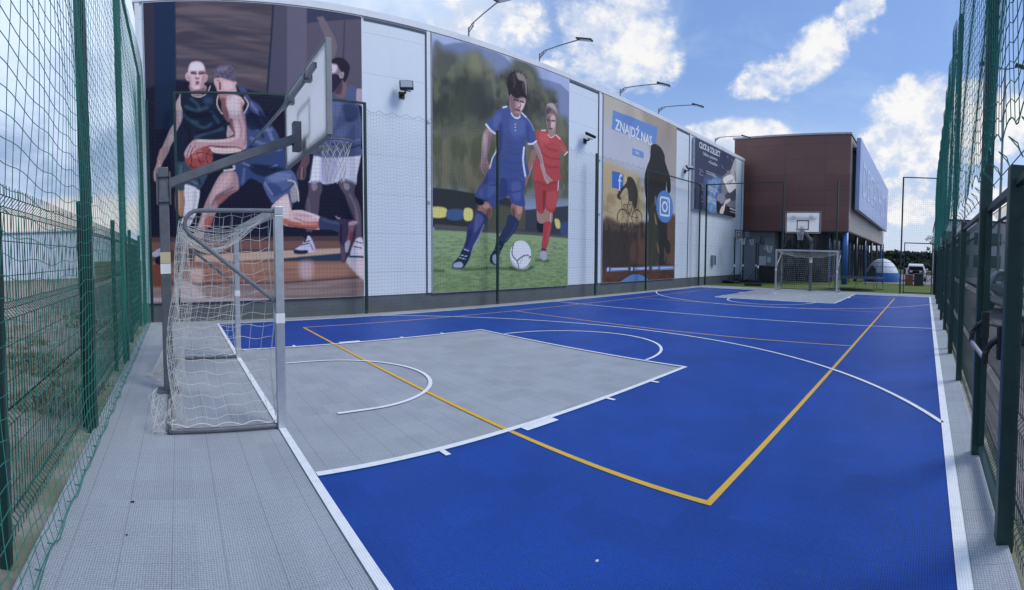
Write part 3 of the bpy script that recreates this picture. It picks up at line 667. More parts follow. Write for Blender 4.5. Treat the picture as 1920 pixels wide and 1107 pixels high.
('f',[156,124,130],3,1,1.0,[853,572,873,561,869,535,863,505,856,474,863,452,865,426,851,420,835,432,828,452,831,484,833,530,839,554]),
('f',[190,160,166],7,1,0.7,[839,544,851,552,853,500,843,476]),
('f',[110,82,90],6,1,0.7,[862,554,870,548,862,505,853,474]),
('f',[150,114,118],3,1,1.0,[827,454,864,455,866,439,856,422,843,421,830,435]),
('s',[96,66,74],2,1.5,1.0,1,[841,439,847,424]),
('s',[96,66,74],2,1.5,1.0,1,[853,444,857,426]),
('f',[152,122,130],3,1,1.0,[1056,553,1074,564,1098,528,1108,493,1122,457,1105,462,1087,501,1072,527]),
('f',[172,142,140],3,1,1.0,[1093,485,1108,487,1118,461,1144,443,1158,436,1144,430,1131,419,1117,431,1106,452]),
('s',[196,170,176],3,3,0.8,1,[1072,556,1097,520,1115,465]),
('s',[110,80,84],2,1.5,1.0,1,[1122,447,1143,432]),
('f',[52,76,147],3,1,1.0,[949,662,923,653,896,638,871,608,848,584,885,560,901,580,901,553,896,509,874,476,865,446,860,416,1029,433,1025,489,1026,563,1037,550,1073,565,1062,593,1047,622,1029,640,1003,653]),
('f',[36,52,112],14,1,0.7,[904,607,919,583,915,515,900,493,902,560]),
('f',[74,100,171],24,1,0.6,[954,616,1018,627,1014,578,963,563]),
('f',[44,66,134],8,1,0.7,[1024,615,1042,604,1035,554,1026,566]),
('f',[72,98,168],10,1,0.6,[880,609,910,634,910,601,885,577]),
('s',[44,66,139],5,6,0.65,1,[937,545,977,538,1014,557]),
('s',[44,66,139],5,6,0.65,1,[932,511,977,503,1014,526]),
('s',[44,66,139],5,6,0.65,1,[928,480,973,472,1014,491]),
('s',[44,66,139],5,6,0.65,1,[941,526,986,522,1014,540]),
('s',[44,66,139],5,6,0.65,1,[932,453,973,448,1019,464]),
('s',[226,232,250],7,2,1.0,1,[850,584,868,569,886,561]),
('s',[226,232,250],6,2,1.0,1,[1035,549,1056,553,1073,565]),
('s',[206,218,248],4.5,2,1.0,1,[897,554,896,526,891,502,876,478,866,446]),
('s',[206,220,250],8,3,1.0,1,[1015,533,1011,487,1022,436]),
('s',[228,232,248],5,2,1.0,1,[921,652,937,658]),
('s',[228,232,248],5,2,1.0,1,[1004,650,1025,639]),
('s',[140,165,235],3,3,1.0,1,[1025,639,1047,622,1061,600]),
('e',[226,232,250],1,1.0,[975,606],2.2),
('e',[226,232,250],1,1.0,[975,596],2.2),
('e',[226,232,250],1,1.0,[975,585],2.2),
('f',[160,126,132],3,1,1.0,[952,699,967,698,985,695,1009,703,1023,701,1019,683,1005,656,995,639,977,632,958,642,949,662,948,682]),
('f',[116,86,96],7,1,0.8,[949,692,972,694,972,650,958,647]),
('f',[216,184,186],5,1,0.85,[999,686,1018,693,1016,679,1004,659,995,664]),
('f',[120,88,94],4,1,0.8,[963,641,990,643,986,635,968,635]),
('s',[60,42,52],6,3,1.0,1,[970,688,989,688]),
('s',[60,42,52],5.5,3,1.0,1,[999,688,1013,688]),
('s',[112,80,86],3.5,3,1.0,1,[968,693,990,694]),
('s',[86,46,56],5.5,3,1.0,1,[975,656,993,656]),
('s',[118,82,88],4,3,1.0,1,[996,683,999,670,988,665]),
('f',[196,158,160],4,1,0.8,[986,679,996,680,994,669,986,669]),
('f',[128,94,102],8,1,0.7,[954,670,972,666,977,647,963,644]),
('s',[226,230,248],4.5,1.5,1.0,1,[956,640,967,630,985,628,997,637]),
('f',[42,38,47],3,1,1.0,[937,730,938,747,947,765,967,781,994,785,1017,777,1028,754,1032,731,1025,701,1016,706,999,706,985,695,967,696,956,704,947,696,942,714]),
('f',[152,138,134],5,1,0.85,[978,781,997,783,1020,775,1028,737,1025,712,1020,739,1011,759,990,759]),
('s',[110,98,98],3,3,0.8,1,[971,777,985,761]),
('s',[74,64,70],4,5,0.6,1,[954,754,976,742,990,711]),
('s',[96,86,90],3,3,0.8,1,[1008,750,1018,721]),
('s',[58,50,54],9,6,0.6,0,[947,763,945,765]),
('s',[58,50,54],9,6,0.6,0,[958,773,956,776]),
('s',[58,50,54],9,6,0.6,0,[971,781,972,785]),
('s',[58,50,54],9,6,0.6,0,[985,784,987,788]),
('s',[58,50,54],9,6,0.6,0,[999,784,1002,788]),
('s',[58,50,54],9,6,0.6,0,[1013,780,1017,783]),
('s',[58,50,54],9,6,0.6,0,[1021,773,1025,775]),
('s',[58,50,54],9,6,0.6,0,[939,750,937,751]),
('s',[30,27,34],4,4,0.6,1,[945,738,951,716,948,696]),
('s',[30,27,34],4,4,0.6,1,[956,741,962,719,960,699]),
('s',[30,27,34],4,4,0.6,1,[967,743,974,721,971,701]),
('s',[30,27,34],4,4,0.6,1,[978,746,985,724,982,703]),
('s',[30,27,34],4,4,0.6,1,[990,749,996,726,994,706]),
('s',[30,27,34],4,4,0.6,1,[1001,751,1008,729,1005,708]),
('s',[124,108,106],3,4,0.6,1,[963,769,972,748,967,727]),
('s',[124,108,106],3,4,0.6,1,[997,778,1006,756,1009,733]),
('s',[124,108,106],3,4,0.6,1,[1015,768,1022,746,1023,719]),
('s',[182,172,172],2.5,3,0.8,0,[1125,701,1132,710]),
('s',[182,172,172],2.5,3,0.8,0,[1139,705,1146,713]),
('s',[182,172,172],2.5,3,0.8,0,[1153,708,1160,717]),
('s',[182,172,172],2.5,3,0.8,0,[1167,711,1175,720]),
('s',[60,88,50],14,8,0.8,1,[953,116,1002,109,1045,114]),
('e',[208,214,228],3,1.0,[1002,162],49),
('f',[158,166,190],7,1,0.8,[960,142,997,117,1045,124,1030,111,997,110,969,121]),
('s',[52,62,86],4,1.5,1.0,1,[969,201,962,170,969,153,985,139,993,116]),
('s',[52,62,86],4,1.5,1.0,1,[985,140,1011,156,1035,160]),
('s',[52,62,86],3,1.5,1.0,1,[1030,160,1050,152]),
('s',[52,62,86],3,1.5,1.0,1,[1042,147,1048,156]),
('s',[120,130,160],2,1.5,1.0,1,[997,131,1013,151])],'p3':[('g',[186,170,148],[180,178,186],3,0,1.0,[0,830,0,600],[1083,898,3481,1817,3657,-476,1090,-129]),
('f',[182,180,192],60,1,0.8,[1447,688,1617,701,1853,689,2045,671,2048,581,1449,539]),
('f',[192,166,114],50,1,0.95,[1435,537,1621,537,1726,512,1731,309,1439,291]),
('f',[204,182,138],30,1,0.7,[1589,494,1655,503,1657,429,1590,421]),
('f',[152,134,122],60,1,0.7,[1735,867,2061,885,2072,562,1856,605]),
('n',[146,120,86],0.6,60,40,31,30,[1451,445,1800,488,1806,300,1454,280]),
('f',[94,73,60],30,1,1.0,[1453,308,1593,297,1767,318,2079,363,2091,1,1458,30]),
('n',[60,50,44],0.95,22,40,32,10,[1454,294,2079,340,2088,83,1457,95]),
('f',[58,50,44],30,1,0.85,[1454,252,1661,252,1664,121,1457,123]),
('f',[102,70,56],25,1,0.8,[1670,227,1817,237,1820,131,1664,131]),
('f',[108,76,58],20,1,0.8,[1968,326,2068,339,2075,130,1996,130]),
('s',[70,56,46],1.6,1.5,0.9,1,[1476,277,1485,310]),
('s',[70,56,46],1.6,1.5,0.9,1,[1499,278,1489,314]),
('s',[70,56,46],1.6,1.5,0.9,1,[1514,279,1523,320]),
('s',[70,56,46],1.6,1.5,0.9,1,[1545,280,1535,313]),
('s',[70,56,46],1.6,1.5,0.9,1,[1561,281,1570,319]),
('s',[70,56,46],1.6,1.5,0.9,1,[1593,283,1583,324]),
('s',[70,56,46],1.6,1.5,0.9,1,[1614,284,1623,319]),
('s',[220,200,160],2,2,1.0,1,[1521,384,1535,376]),
('f',[96,58,42],8,0,1.0,[1457,96,2087,106,2091,1,1458,30]),
('n',[70,44,34],0.8,30,8,33,6,[1457,123,2087,118,2091,1,1458,30]),
('f',[94,132,196],1.5,0,1.0,[1512,774,1863,782,1855,699,1505,693]),
('f',[96,138,200],1.5,0,1.0,[1656,644,1750,640,1749,611,1656,611]),
('f',[48,104,192],1.5,0,1.0,[1511,521,1592,517,1591,450,1512,448]),
('f',[66,57,48],3,1,1.0,[1622,507,1642,514,1668,506,1689,484,1702,455,1703,425,1695,384,1676,372,1665,401,1636,407,1628,442,1619,459,1606,458,1587,441,1571,420,1579,409,1567,403,1549,412,1550,424,1567,445,1614,483]),
('s',[62,54,46],5,2,1.0,1,[1666,411,1658,371,1638,344]),
('s',[62,54,46],5,2,1.0,1,[1641,411,1625,373,1646,340]),
('s',[56,50,44],3,1.5,1.0,1,[1579,407,1585,369,1592,341]),
('s',[56,50,44],2.6,1.2,1.0,0,[1587,384,1667,392,1703,334,1642,340,1591,380]),
('r',[58,52,47],2.6,1.2,[1592,324],40),
('r',[90,76,62],1.0,1.5,[1592,324],8),
('r',[58,52,47],2.6,1.2,[1701,331],40),
('r',[90,76,62],1.0,1.5,[1701,331],8),
('f',[44,42,42],3,1,1.0,[1807,675,1814,688,1851,699,1899,690,1932,661,1939,630,1972,586,1993,550,1995,489,1965,485,1950,555,1943,488,1949,430,1934,377,1893,347,1804,340,1783,416,1766,446,1757,517,1775,576,1799,616,1804,648]),
('f',[46,43,42],3,1,1.0,[1772,567,1944,594,1948,463,1968,326,1972,254,2001,227,2001,181,1970,174,1941,208,1942,119,1890,120,1898,174,1869,217,1864,249,1850,324,1810,120,1803,120,1793,424,1773,443]),
('f',[58,62,48],10,1,0.8,[1803,384,1872,390,1889,142,1810,120]),
('f',[176,140,92],4,1,0.8,[1847,372,1861,346,1872,315,1856,324]),
('f',[150,112,76],4,1,0.8,[1874,234,1891,202,1898,174,1879,196]),
('f',[150,135,110],4,1,0.7,[1848,446,1862,448,1861,410,1849,414]),
('e',[70,128,196],1.5,1.0,[1943,408],80),
('q',[223,230,242],5,1.5,[1943,408],[44,44,14]),
('r',[223,230,242],5,1.5,[1943,408],22),
('e',[223,230,242],1.2,1.0,[1972,437],5),
('f',[104,128,180],1.5,0,1.0,[1481,109,1502,109,1502,94,1481,93]),
('s',[226,232,242],7,2,1.0,0,[1491,105,1491,97]),
('f',[104,128,180],1.5,0,1.0,[1506,109,1640,110,1641,94,1506,93]),
('s',[206,214,232],5,2,0.75,0,[1515,102,1632,102]),
('f',[104,128,180],1.5,0,1.0,[1654,110,1677,110,1678,94,1654,93]),
('s',[226,232,242],7,2,1.0,0,[1666,106,1666,97]),
('f',[104,128,180],1.5,0,1.0,[1685,110,1811,111,1811,94,1686,93]),
('s',[206,214,232],5,2,0.75,0,[1696,102,1801,102]),
('f',[104,128,180],1.5,0,1.0,[1830,111,1895,111,1896,94,1831,93]),
('s',[206,214,232],5,2,0.75,0,[1842,102,1885,102]),
('f',[104,128,180],1.5,0,1.0,[1902,111,2043,112,2044,93,1903,92]),
('s',[206,214,232],5,2,0.75,0,[1915,102,2032,103]),
('f',[78,126,188],2,1,1.0,[1595,42,1623,62,1665,74,1709,76,1755,68,1791,52,1813,34])],'p4':[('f',[50,62,98],3,0,1.0,[2175,866,3232,1139,3286,346,2197,287]),
('f',[58,84,138],20,1,0.9,[2351,622,2602,662,2604,624,2535,436,2378,431]),
('f',[84,130,196],26,1,0.85,[2431,607,2580,639,2508,536,2524,435,2408,438]),
('n',[120,168,226],0.5,20,30,41,20,[2371,607,2580,639,2524,435,2378,431]),
('f',[108,116,144],6,1,1.0,[2602,662,2843,747,2885,480,2780,480,2633,503,2583,592]),
('f',[150,158,184],6,1,1.0,[2788,807,2839,818,2847,681,2802,679,2719,700]),
('f',[196,204,224],3,1,1.0,[2608,649,2737,694,2812,650,2824,627,2713,574,2651,607]),
('f',[64,72,100],6,1,1.0,[2677,572,2725,576,2824,617,2854,559,2753,527,2643,538]),
('f',[120,128,166],6,1,1.0,[2530,538,2607,558,2644,524,2588,489,2526,505]),
('f',[30,34,52],5,1,1.0,[2526,501,2588,489,2623,473,2579,445,2524,435]),
('f',[34,38,56],5,1,1.0,[2634,475,2858,482,2861,426,2637,427]),
('f',[196,190,204],3,1,1.0,[2568,435,2589,470,2622,488,2644,514,2709,537,2730,529,2680,504,2651,496,2635,455,2613,432]),
('s',[86,94,120],5,2,1.0,1,[2674,634,2764,666]),
('s',[86,94,120],4,2,1.0,1,[2698,631,2752,651]),
('s',[34,38,54],8,4,1.0,1,[2786,722,2821,672]),
('s',[30,34,52],5,3,1.0,1,[2794,582,2827,576,2815,559]),
('s',[140,150,180],6,4,0.7,1,[2653,795,2678,791]),
('s',[140,150,180],6,4,0.7,1,[2726,790,2751,783]),
('s',[140,150,180],6,4,0.7,1,[2582,725,2611,711]),
('s',[140,150,180],6,4,0.7,1,[2652,708,2688,700]),
('s',[190,200,222],4.5,2.5,0.75,0,[2374,656,2497,652]),
('s',[190,200,222],4.5,2.5,0.75,0,[2374,645,2519,641]),
('s',[190,200,222],4.5,2.5,0.75,0,[2377,574,2512,567]),
('s',[190,200,222],4.5,2.5,0.75,0,[2378,563,2534,556]),
('s',[190,200,222],4.5,2.5,0.75,0,[2378,552,2502,544]),
('s',[190,200,222],4.5,2.5,0.75,0,[2380,513,2515,503]),
('s',[190,200,222],4.5,2.5,0.75,0,[2380,502,2505,492]),
('s',[190,200,222],4.5,2.5,0.75,0,[2381,490,2516,480]),
('s',[170,182,210],3,2,0.8,1,[2287,655,2307,641,2284,628]),
('s',[170,182,210],3,2,0.8,1,[2311,656,2335,641]),
('s',[150,165,200],4,2,0.7,1,[2288,623,2336,623]),
('s',[170,182,210],3,2,0.8,1,[2290,573,2310,559,2287,547]),
('s',[170,182,210],3,2,0.8,1,[2314,575,2339,558]),
('s',[150,165,200],4,2,0.7,1,[2292,541,2339,540]),
('s',[170,182,210],3,2,0.8,1,[2293,509,2313,494,2289,483]),
('s',[170,182,210],3,2,0.8,1,[2317,510,2341,493]),
('s',[150,165,200],4,2,0.7,1,[2294,477,2342,475]),
('s',[200,208,226],8,3,1.0,0,[2724,476,2819,474]),
('s',[180,190,212],5,3,1.0,0,[2725,457,2820,455])]}
# ------------------------------------------------------------------ measures of the place (metres; X along the court, Y across it)
L=21.42; YL,YR=5.77,-5.98; KW,KL=2.42,5.12; VX0,VX1,VYL,VYR=1.83,19.84,4.59,-4.41; A1,A2,CT=7.89,14.0,10.74
BX=1.03; R3=6.58; WALL=6.8; XB=-1.8; YRF=-6.24; XF=23.4
# materials
def board_mat():      # thin white laminate that lets some of the sky behind it glow through
    T=TN('white_backboard',.35,.4); T.base(T.mix(T.rng(T.noise(2.2,3,.5),.45,.62,0,.5),(.93,.94,.94),(.78,.80,.83))); t=T.t; tr=t.nodes.new('ShaderNodeBsdfTranslucent'); tr.inputs[0].default_value=(.98,.98,.98,1); mx=t.nodes.new('ShaderNodeMixShader'); mx.inputs[0].default_value=.8
    o=[n for n in t.nodes if n.type=='OUTPUT_MATERIAL'][0]; t.links.new(T.p.outputs[0],mx.inputs[1]); t.links.new(tr.outputs[0],mx.inputs[2]); t.links.new(mx.outputs[0],o.inputs[0]); return T.m
GREY=tile_mat('grey_court_tile',(.355,.385,.42),.50,.55,.05,.34,.10); BLUE=tile_mat('blue_court_tile',(.007,.062,.335),.62,.5,.09,.16,.11)
def paintmat(n,c):
    T=TN(n,.5,.4); k=T.rng(T.noise(9,6,.7),.45,.72,0,.30); ph=2*math.pi/.021; a=T.m_('SINE',T.m_('MULTIPLY',T.m_('ADD',T.x,T.y),ph*.7071)); b=T.m_('SINE',T.m_('MULTIPLY',T.m_('SUBTRACT',T.x,T.y),ph*.7071)); q=T.mix(k,c,tuple(v*.55 for v in c)); return T.base(T.scale(q,T.m_('SUBTRACT',1.0,T.m_('MULTIPLY',T.rng(T.m_('MULTIPLY',a,b),.2,.8),.30))))
WHITE=paintmat('white_line_paint',(.84,.86,.88)); YELL=paintmat('yellow_line_paint',(.76,.46,.05)); ORNG=paintmat('orange_line_paint',(.66,.42,.22))
DGREEN=mat('dark_green_coating',(.008,.040,.036),.38,var=.25,scale=3,spec=.5); DG2=mat('fence_wire_green',(.010,.048,.042),.42,var=.2,scale=5)
NETG=mat('green_netting',(.022,.20,.15),.75,var=.25,scale=2); NETD=mat('dark_netting',(.018,.030,.030),.75,var=.3,scale=2); NETW=mat('white_netting',(.62,.61,.57),.7,var=.15,scale=4)
GALV=mat('galvanised_steel',(.20,.215,.24),.42,.55,var=.18,scale=8,bump=.1); ALU=mat('brushed_aluminium',(.55,.57,.60),.36,.75,var=.1,scale=12); GREYP=mat('grey_painted_steel',(.125,.135,.155),.45,.2,var=.2,scale=7)
BLACK=mat('black_plastic',(.012,.013,.016),.45,var=.2); BOARD=board_mat(); WTAPE=mat('white_tape',(.8,.8,.8),.5); BEIGE=mat('beige_tape',(.55,.47,.30),.6)
# ------------------------------------------------------------------ ground
def ground_mat():
    T=TN('field_ground',.95,.1); far=T.rng(T.m_('SQRT',T.m_('ADD',T.m_('MULTIPLY',T.x,T.x),T.m_('MULTIPLY',T.y,T.y))),20,60)
    soil=T.mix(T.rng(T.noise(3,8,.7),.35,.65),(.20,.195,.17),(.33,.315,.27)); weed=T.mix(T.noise(20,4),(.13,.155,.085),(.20,.22,.13))
    g=T.mix(T.rng(T.noise(1.3,7,.7),.46,.64,0,.75),soil,weed); mea=T.mix(T.rng(T.noise(.06,5),.4,.6),(.075,.10,.035),(.15,.14,.07))
    c=T.mix(far,g,mea); T.bump(T.noise(14,6,.7),.6,.05); return T.base(c)
struct('ground',MB().quad((-900,-900,-.05),(900,-900,-.05),(900,900,-.05),(-900,900,-.05)),ground_mat())
def lawn_mat():
    T=TN('lawn_green',.95,.1); return T.base(T.mix(T.rng(T.noise(30,5,.7,size=(.4,1,1)),.3,.7),(.075,.115,.03),(.13,.17,.05)))
struct('lawn',MB().quad((XF-.05,-6.3,-.03),(40,-6.3,-.03),(40,6.8,-.03),(XF-.05,6.8,-.03)),lawn_mat())
def pave_mat(n,a,b,p=.2):
    T=TN(n,.85,.2); c=T.mix(T.rng(T.noise(.8,6,.65),.3,.7),a,b); j=T.m_('MAXIMUM',T.line(T.x,p,.012),T.line(T.y,p/2,.012)); c=T.scale(c,T.m_('SUBTRACT',1,T.m_('MULTIPLY',j,.35))); return T.base(c)
struct('path',MB().quad((32.2,-40,-.02),(64,-40,-.02),(64,-.9,-.02),(34.4,-.9,-.02)),pave_mat('path_pavers',(.22,.19,.20),(.30,.265,.27)))
struct('yard',MB().quad((-30,-60,-.035),(60,-60,-.035),(60,-6.42,-.035),(-30,-6.42,-.035)),pave_mat('yard_pavers',(.15,.135,.135),(.24,.21,.205)))
# court slab, blue field, painted lines: sheets 4 mm apart
slab=MB().box(XB+.02,XF-.1,YRF-.02,6.38,-.045,0.0); struct('court_surface',slab,GREY)
b=MB(); z=.004
for x0,x1,y0,y1 in ((0,KL,YR,-KW),(0,KL,KW,YL),(KL,L-KL,YR,YL),(L-KL,L,YR,-KW),(L-KL,L,KW,YL)): b.quad((x0,y0,z),(x1,y0,z),(x1,y1,z),(x0,y1,z))
struct('blue_court',b,BLUE)
def ribbon(mb,pts,w,z,closed=False):
    pts=[Vector((p[0],p[1])) for p in pts]; n=len(pts); l=[];r=[]
    for i,p in enumerate(pts):
        a=pts[i]-pts[i-1] if i else pts[1]-pts[0]; c=pts[i+1]-pts[i] if i<n-1 else a
        d=(a.normalized()+c.normalized()).normalized(); nrm=Vector((-d.y,d.x)); k=1/max(.5,nrm.dot(Vector((-c.normalized().y,c.normalized().x))))
        l.append(p+nrm*w/2*k); r.append(p-nrm*w/2*k)
    for i in range(n-1): mb.quad((r[i].x,r[i].y,z),(r[i+1].x,r[i+1].y,z),(l[i+1].x,l[i+1].y,z),(l[i].x,l[i].y,z))
def arc(cx,r,a0,a1,n=48): return [(cx+r*math.cos(a0+(a1-a0)*i/n),r*math.sin(a0+(a1-a0)*i/n)) for i in range(n+1)]
W=.05; y_=MB(); zy=.008
ribbon(y_,[(VX0,VYL),(VX0,VYR),(VX1,VYR)],W,zy); struct('yellow_court_lines',y_,YELL)
o_=MB(); ribbon(o_,[(VX0+.03,VYL),(VX1,VYL)],W,zy); ribbon(o_,[(A1,VYL-.03),(A1,VYR+.03)],W,zy+.001); ribbon(o_,[(A2,VYL-.03),(A2,VYR+.03)],W,zy+.001); ribbon(o_,[(VX1-.03,VYL-.03),(VX1-.03,VYR+.03)],W,zy+.001); struct('orange_court_lines',o_,ORNG)
z=.012; wl=MB(); h=W/2
ribbon(wl,[(0,YR),(L,YR)],W*1.6,z); ribbon(wl,[(0,YL),(L,YL)],W,z); ribbon(wl,[(0,YR+.04),(0,YL-h)],W*1.3,z+.0005); ribbon(wl,[(L,YR+.04),(L,YL-h)],W,z+.0005); ribbon(wl,[(CT,YR+.04),(CT,YL-h)],W,z)
for s,x in ((1,0),(-1,L)):
    X=lambda d:x+s*d
    for sy in (1,-1):
        ribbon(wl,[(X(.04),sy*KW),(X(KL),sy*KW)],W*1.35,z)
        for d in (1.09,3.24,4.16): ribbon(wl,[(X(d),sy*(KW+.03)),(X(d),sy*(KW+.14))],W,z)
        wl.quad(*[(X(a),sy*c,z) for a,c in ((1.95,KW+.03),(2.36,KW+.03),(2.36,KW+.13),(1.95,KW+.13))])
    ribbon(wl,[(X(KL-.02),-KW-.03),(X(KL-.02),KW+.03)],W,z+.0005)
    f=[(X(px-0),py) for px,py in arc(KL,1.7,-1.55,1.55)]; ribbon(wl,f,W,z)
    ribbon(wl,[(X(.63),-1.2)]+[(X(px),py) for px,py in arc(BX,1.2,-1.57,1.57)]+[(X(.63),1.2)],W,z)
    a=math.acos(math.sqrt(max(0,R3**2-(YL-.02)**2))/R3); a2=math.acos(math.sqrt(max(0,R3**2-(YR+.03)**2))/R3)
    ribbon(wl,[(X(px),py) for px,py in arc(BX,R3,-a2,a,72)],W,z)
struct('white_court_lines',wl,WHITE)
# ------------------------------------------------------------------ sports hall with the banners
def clad_mat(n,col,pz=1.12,px=7.6,zo=.0,rough=.38):
    T=TN(n,rough,.5); c=T.mix(T.rng(T.noise(.35,5,.6,size=(1,1,.5)),.3,.7),tuple(v*.95 for v in col),col); j=T.line(T.z,pz,.018,zo); c=T.scale(c,T.m_('SUBTRACT',1,T.m_('MULTIPLY',j,.22)))
    k=T.rng(T.noise(1.2,6,.7,size=(3,3,.25)),.52,.75,0,.10); c=T.mix(k,c,(.45,.46,.46)); fl=T.m_('SINE',T.m_('MULTIPLY',T.z,2*math.pi/.05)); T.bump(fl,.05,.004); return T.base(c)
CLAD=clad_mat('white_cladding',(.735,.80,.86)); TRIM=mat('white_trim',(.74,.76,.79),.4,var=.05); DSEAM=mat('dark_seal',(.05,.055,.07),.6); PLIN=mat('dark_grey_plinth',(.105,.125,.14),.7,var=.12,scale=2)
hall=thing('sports_hall','long white clad sports hall with dark plinth carrying four printed banners','building',(14,WALL,0))
MB().box(-1.88,29.9,WALL,WALL+16,.45,8.28).build('wall',CLAD,hall)
MB().box(-1.84,29.86,WALL+.02,WALL+15.9,-.05,.45).build('plinth',PLIN,hall)
MB().box(-1.95,29.95,WALL-.05,WALL+16.05,8.28,8.46).build('parapet_cap',TRIM,hall)
for x in (-1.83,6.36,14.3,22.0): MB().box(x-.06,x+.06,WALL-.035,WALL-.002,.46,8.275).build('vertical_trim',TRIM,hall)
for a,b_ in ((4.3,6.28),(12.5,14.22),(20.55,21.92)): MB().box(a,b_,WALL-.02,WALL-.001,8.18,8.235).build('seam',DSEAM,hall)
for x in (6.27,14.215,21.92,29.5): MB().box(x,x+.025,WALL-.025,WALL-.001,.46,8.175).build('seam',DSEAM,hall)
for x,zz in ((6.36,3.2),(6.36,5.6),(14.3,3.3),(14.3,5.5)): MB().box(x-.035,x+.035,WALL-.06,WALL-.034,zz-.04,zz+.04).build('bracket',ALU,hall)
bp=banner('basketball_banner','tall photo banner of three basketball players, the middle one driving with the ball',POSTERS['p1'],-1.66,4.2,.47,8.24,WALL-.04,.024,gain=(1.06,1.05,1.13),lift=.036,sat=.80,add=(.011,.015,.027))
bf=banner('football_banner','tall photo banner of a boy in blue with a football and a boy in red',POSTERS['p2'],6.48,12.42,.45,8.24,WALL-.04,.026,gain=(.95,1.07,1.24),lift=.014,sat=.72)
bc=banner('cycling_banner','tall sunset banner with cyclist silhouettes and the words ZNAJDŹ NAS',POSTERS['p3'],14.52,20.5,.46,8.24,WALL-.04,.034,gain=(.74,.9,1.15),sat=.84)
bk=banner('collect_banner','dark navy board headed CLICK & COLLECT near the far end of the hall',POSTERS['p4'],22.3,28.15,4.25,8.16,WALL-.16,.036,back=.14)
LET=mat('pale_lettering',(.72,.78,.86),.5,var=.03); LETD=mat('white_lettering',(.78,.80,.82),.5,var=.03)
def wt(x,z,rot=0,y=WALL-.052): return Matrix.Translation((x,y,z))@Matrix.Rotation(rot,4,'Y')@Matrix.Rotation(R(90),4,'X')
text('lettering','ZNAJDŹ NAS',.62,wt(15.28,6.98,R(3)),LETD,bc,.004,.78,.018); text('lettering','NA:',.24,wt(16.75,6.2,R(4)),LETD,bc,.004)
text('lettering','f',1.05,wt(15.52,4.42),LETD,bc,.004,1.0)
yk=WALL-.172
text('lettering','CLICK & COLLECT',.46,wt(22.78,7.70,0,yk),LETD,bk,.003,.72,.012); text('lettering','Odbierz zamówienie',.27,wt(23.25,7.38,0,yk),LET,bk,.003,.85); text('lettering','w Decathlon',.27,wt(24.0,7.06,0,yk),LET,bk,.003,.85)
# floodlights on the hall wall
def flood(x,z,tilt,yaw,label):
    t=thing('floodlight',label,'floodlight',(x,WALL,z),'floodlights on the hall wall')
    M=Matrix.Translation((x,WALL-.30,z+.04))@Matrix.Rotation(yaw,4,'Z')@Matrix.Rotation(tilt,4,'X')
    MB().box(-.20,.20,-.04,.04,-.15,.15,M,.015).build('housing',BLACK,t); MB().box(-.17,.17,-.047,-.039,-.12,.12,M).build('glass',mat('lamp_glass',(.34,.37,.42),.18,var=.05),t)
    f=MB(); 
    for i in range(9): f.box(-.18+.045*i-.006,-.18+.045*i+.006,.04,.07,-.13,.13,M)
    f.build('cooling_fin',BLACK,t)
    br=MB(); br.box(x-.09,x+.09,WALL-.02,WALL-.001,z-.26,z-.06); br.beam((x,WALL-.01,z-.16),(x,WALL-.24,z-.14),.06,.05); br.beam((x-.16,WALL-.26,z-.10),(x+.16,WALL-.26,z-.10),.03,.025); br.build('bracket',BLACK,t)
flood(5.47,6.42,R(-28),R(-22),'black floodlight beside the basketball banner, its grey glass turned to the court')
flood(13.4,6.28,R(-62),R(10),'black floodlight seen edge-on between the football and cycling banners')
flood(21.5,6.33,R(-50),R(-30),'small black floodlight left of the navy board')
# lamps standing on the roof edge
def roof_lamp(x,dx,label):
    t=thing('roof_lamp',label,'lamp',(x,7.3,8.46),'lamps along the hall roof')
    MB().tube([(x,7.3,8.0),(x,7.3,9.05)],.028,8).tube([(x,7.3,8.9),(x+.07,7.12,9.06)],.02,6).build('pole',GALV,t)
    a=MB(); a.tube([(x,7.3,9.0),(x+.08*dx,7.1,9.10),(x+.45*dx,6.5,9.17),(x+.93*dx,5.72,9.235)],.021,8); a.tube([(x,7.3,8.86),(x+.15*dx,7.0,9.09)],.014,6); a.build('arm',GALV,t)
    M=Matrix.Translation((x+dx,5.60,9.215))@Matrix.Rotation(math.atan2(-1.55,dx)+math.pi/2,4,'Z')@Matrix.Rotation(R(14),4,'X')
    h=MB(); h.box(-.11,.11,-.36,.26,-.022,.03,M,.02).build('lamp_head',mat('lamp_housing',(.045,.048,.055),.4),t); MB().box(-.085,.085,-.33,.08,-.032,-.023,M).build('lens',mat('lamp_glass',(.34,.37,.42),.18),t)
for x,dx,l in ((8.2,.0,'nearest roof lamp, above the left edge of the football banner'),(11.38,.5,'roof lamp with bent arm above the right half of the football banner'),(16.34,.84,'roof lamp with bent arm above the words on the cycling banner'),(19.57,.9,'roof lamp with bent arm above the right edge of the cycling banner'),(26.21,.8,'farthest roof lamp, above the navy board')): roof_lamp(x,dx,l)
vb=thing('wall_box','small grey metal cabinet fixed low on the white hall wall','utility box',(25.1,WALL,1.4)); MB().box(24.9,25.28,WALL-.16,WALL-.001,1.12,1.72,None,.015).build('cabinet',mat('grey_cabinet',(.30,.32,.34),.5),vb); MB().box(25.12,25.2,WALL-.19,WALL-.16,1.15,1.68).build('pipe',BLACK,vb)
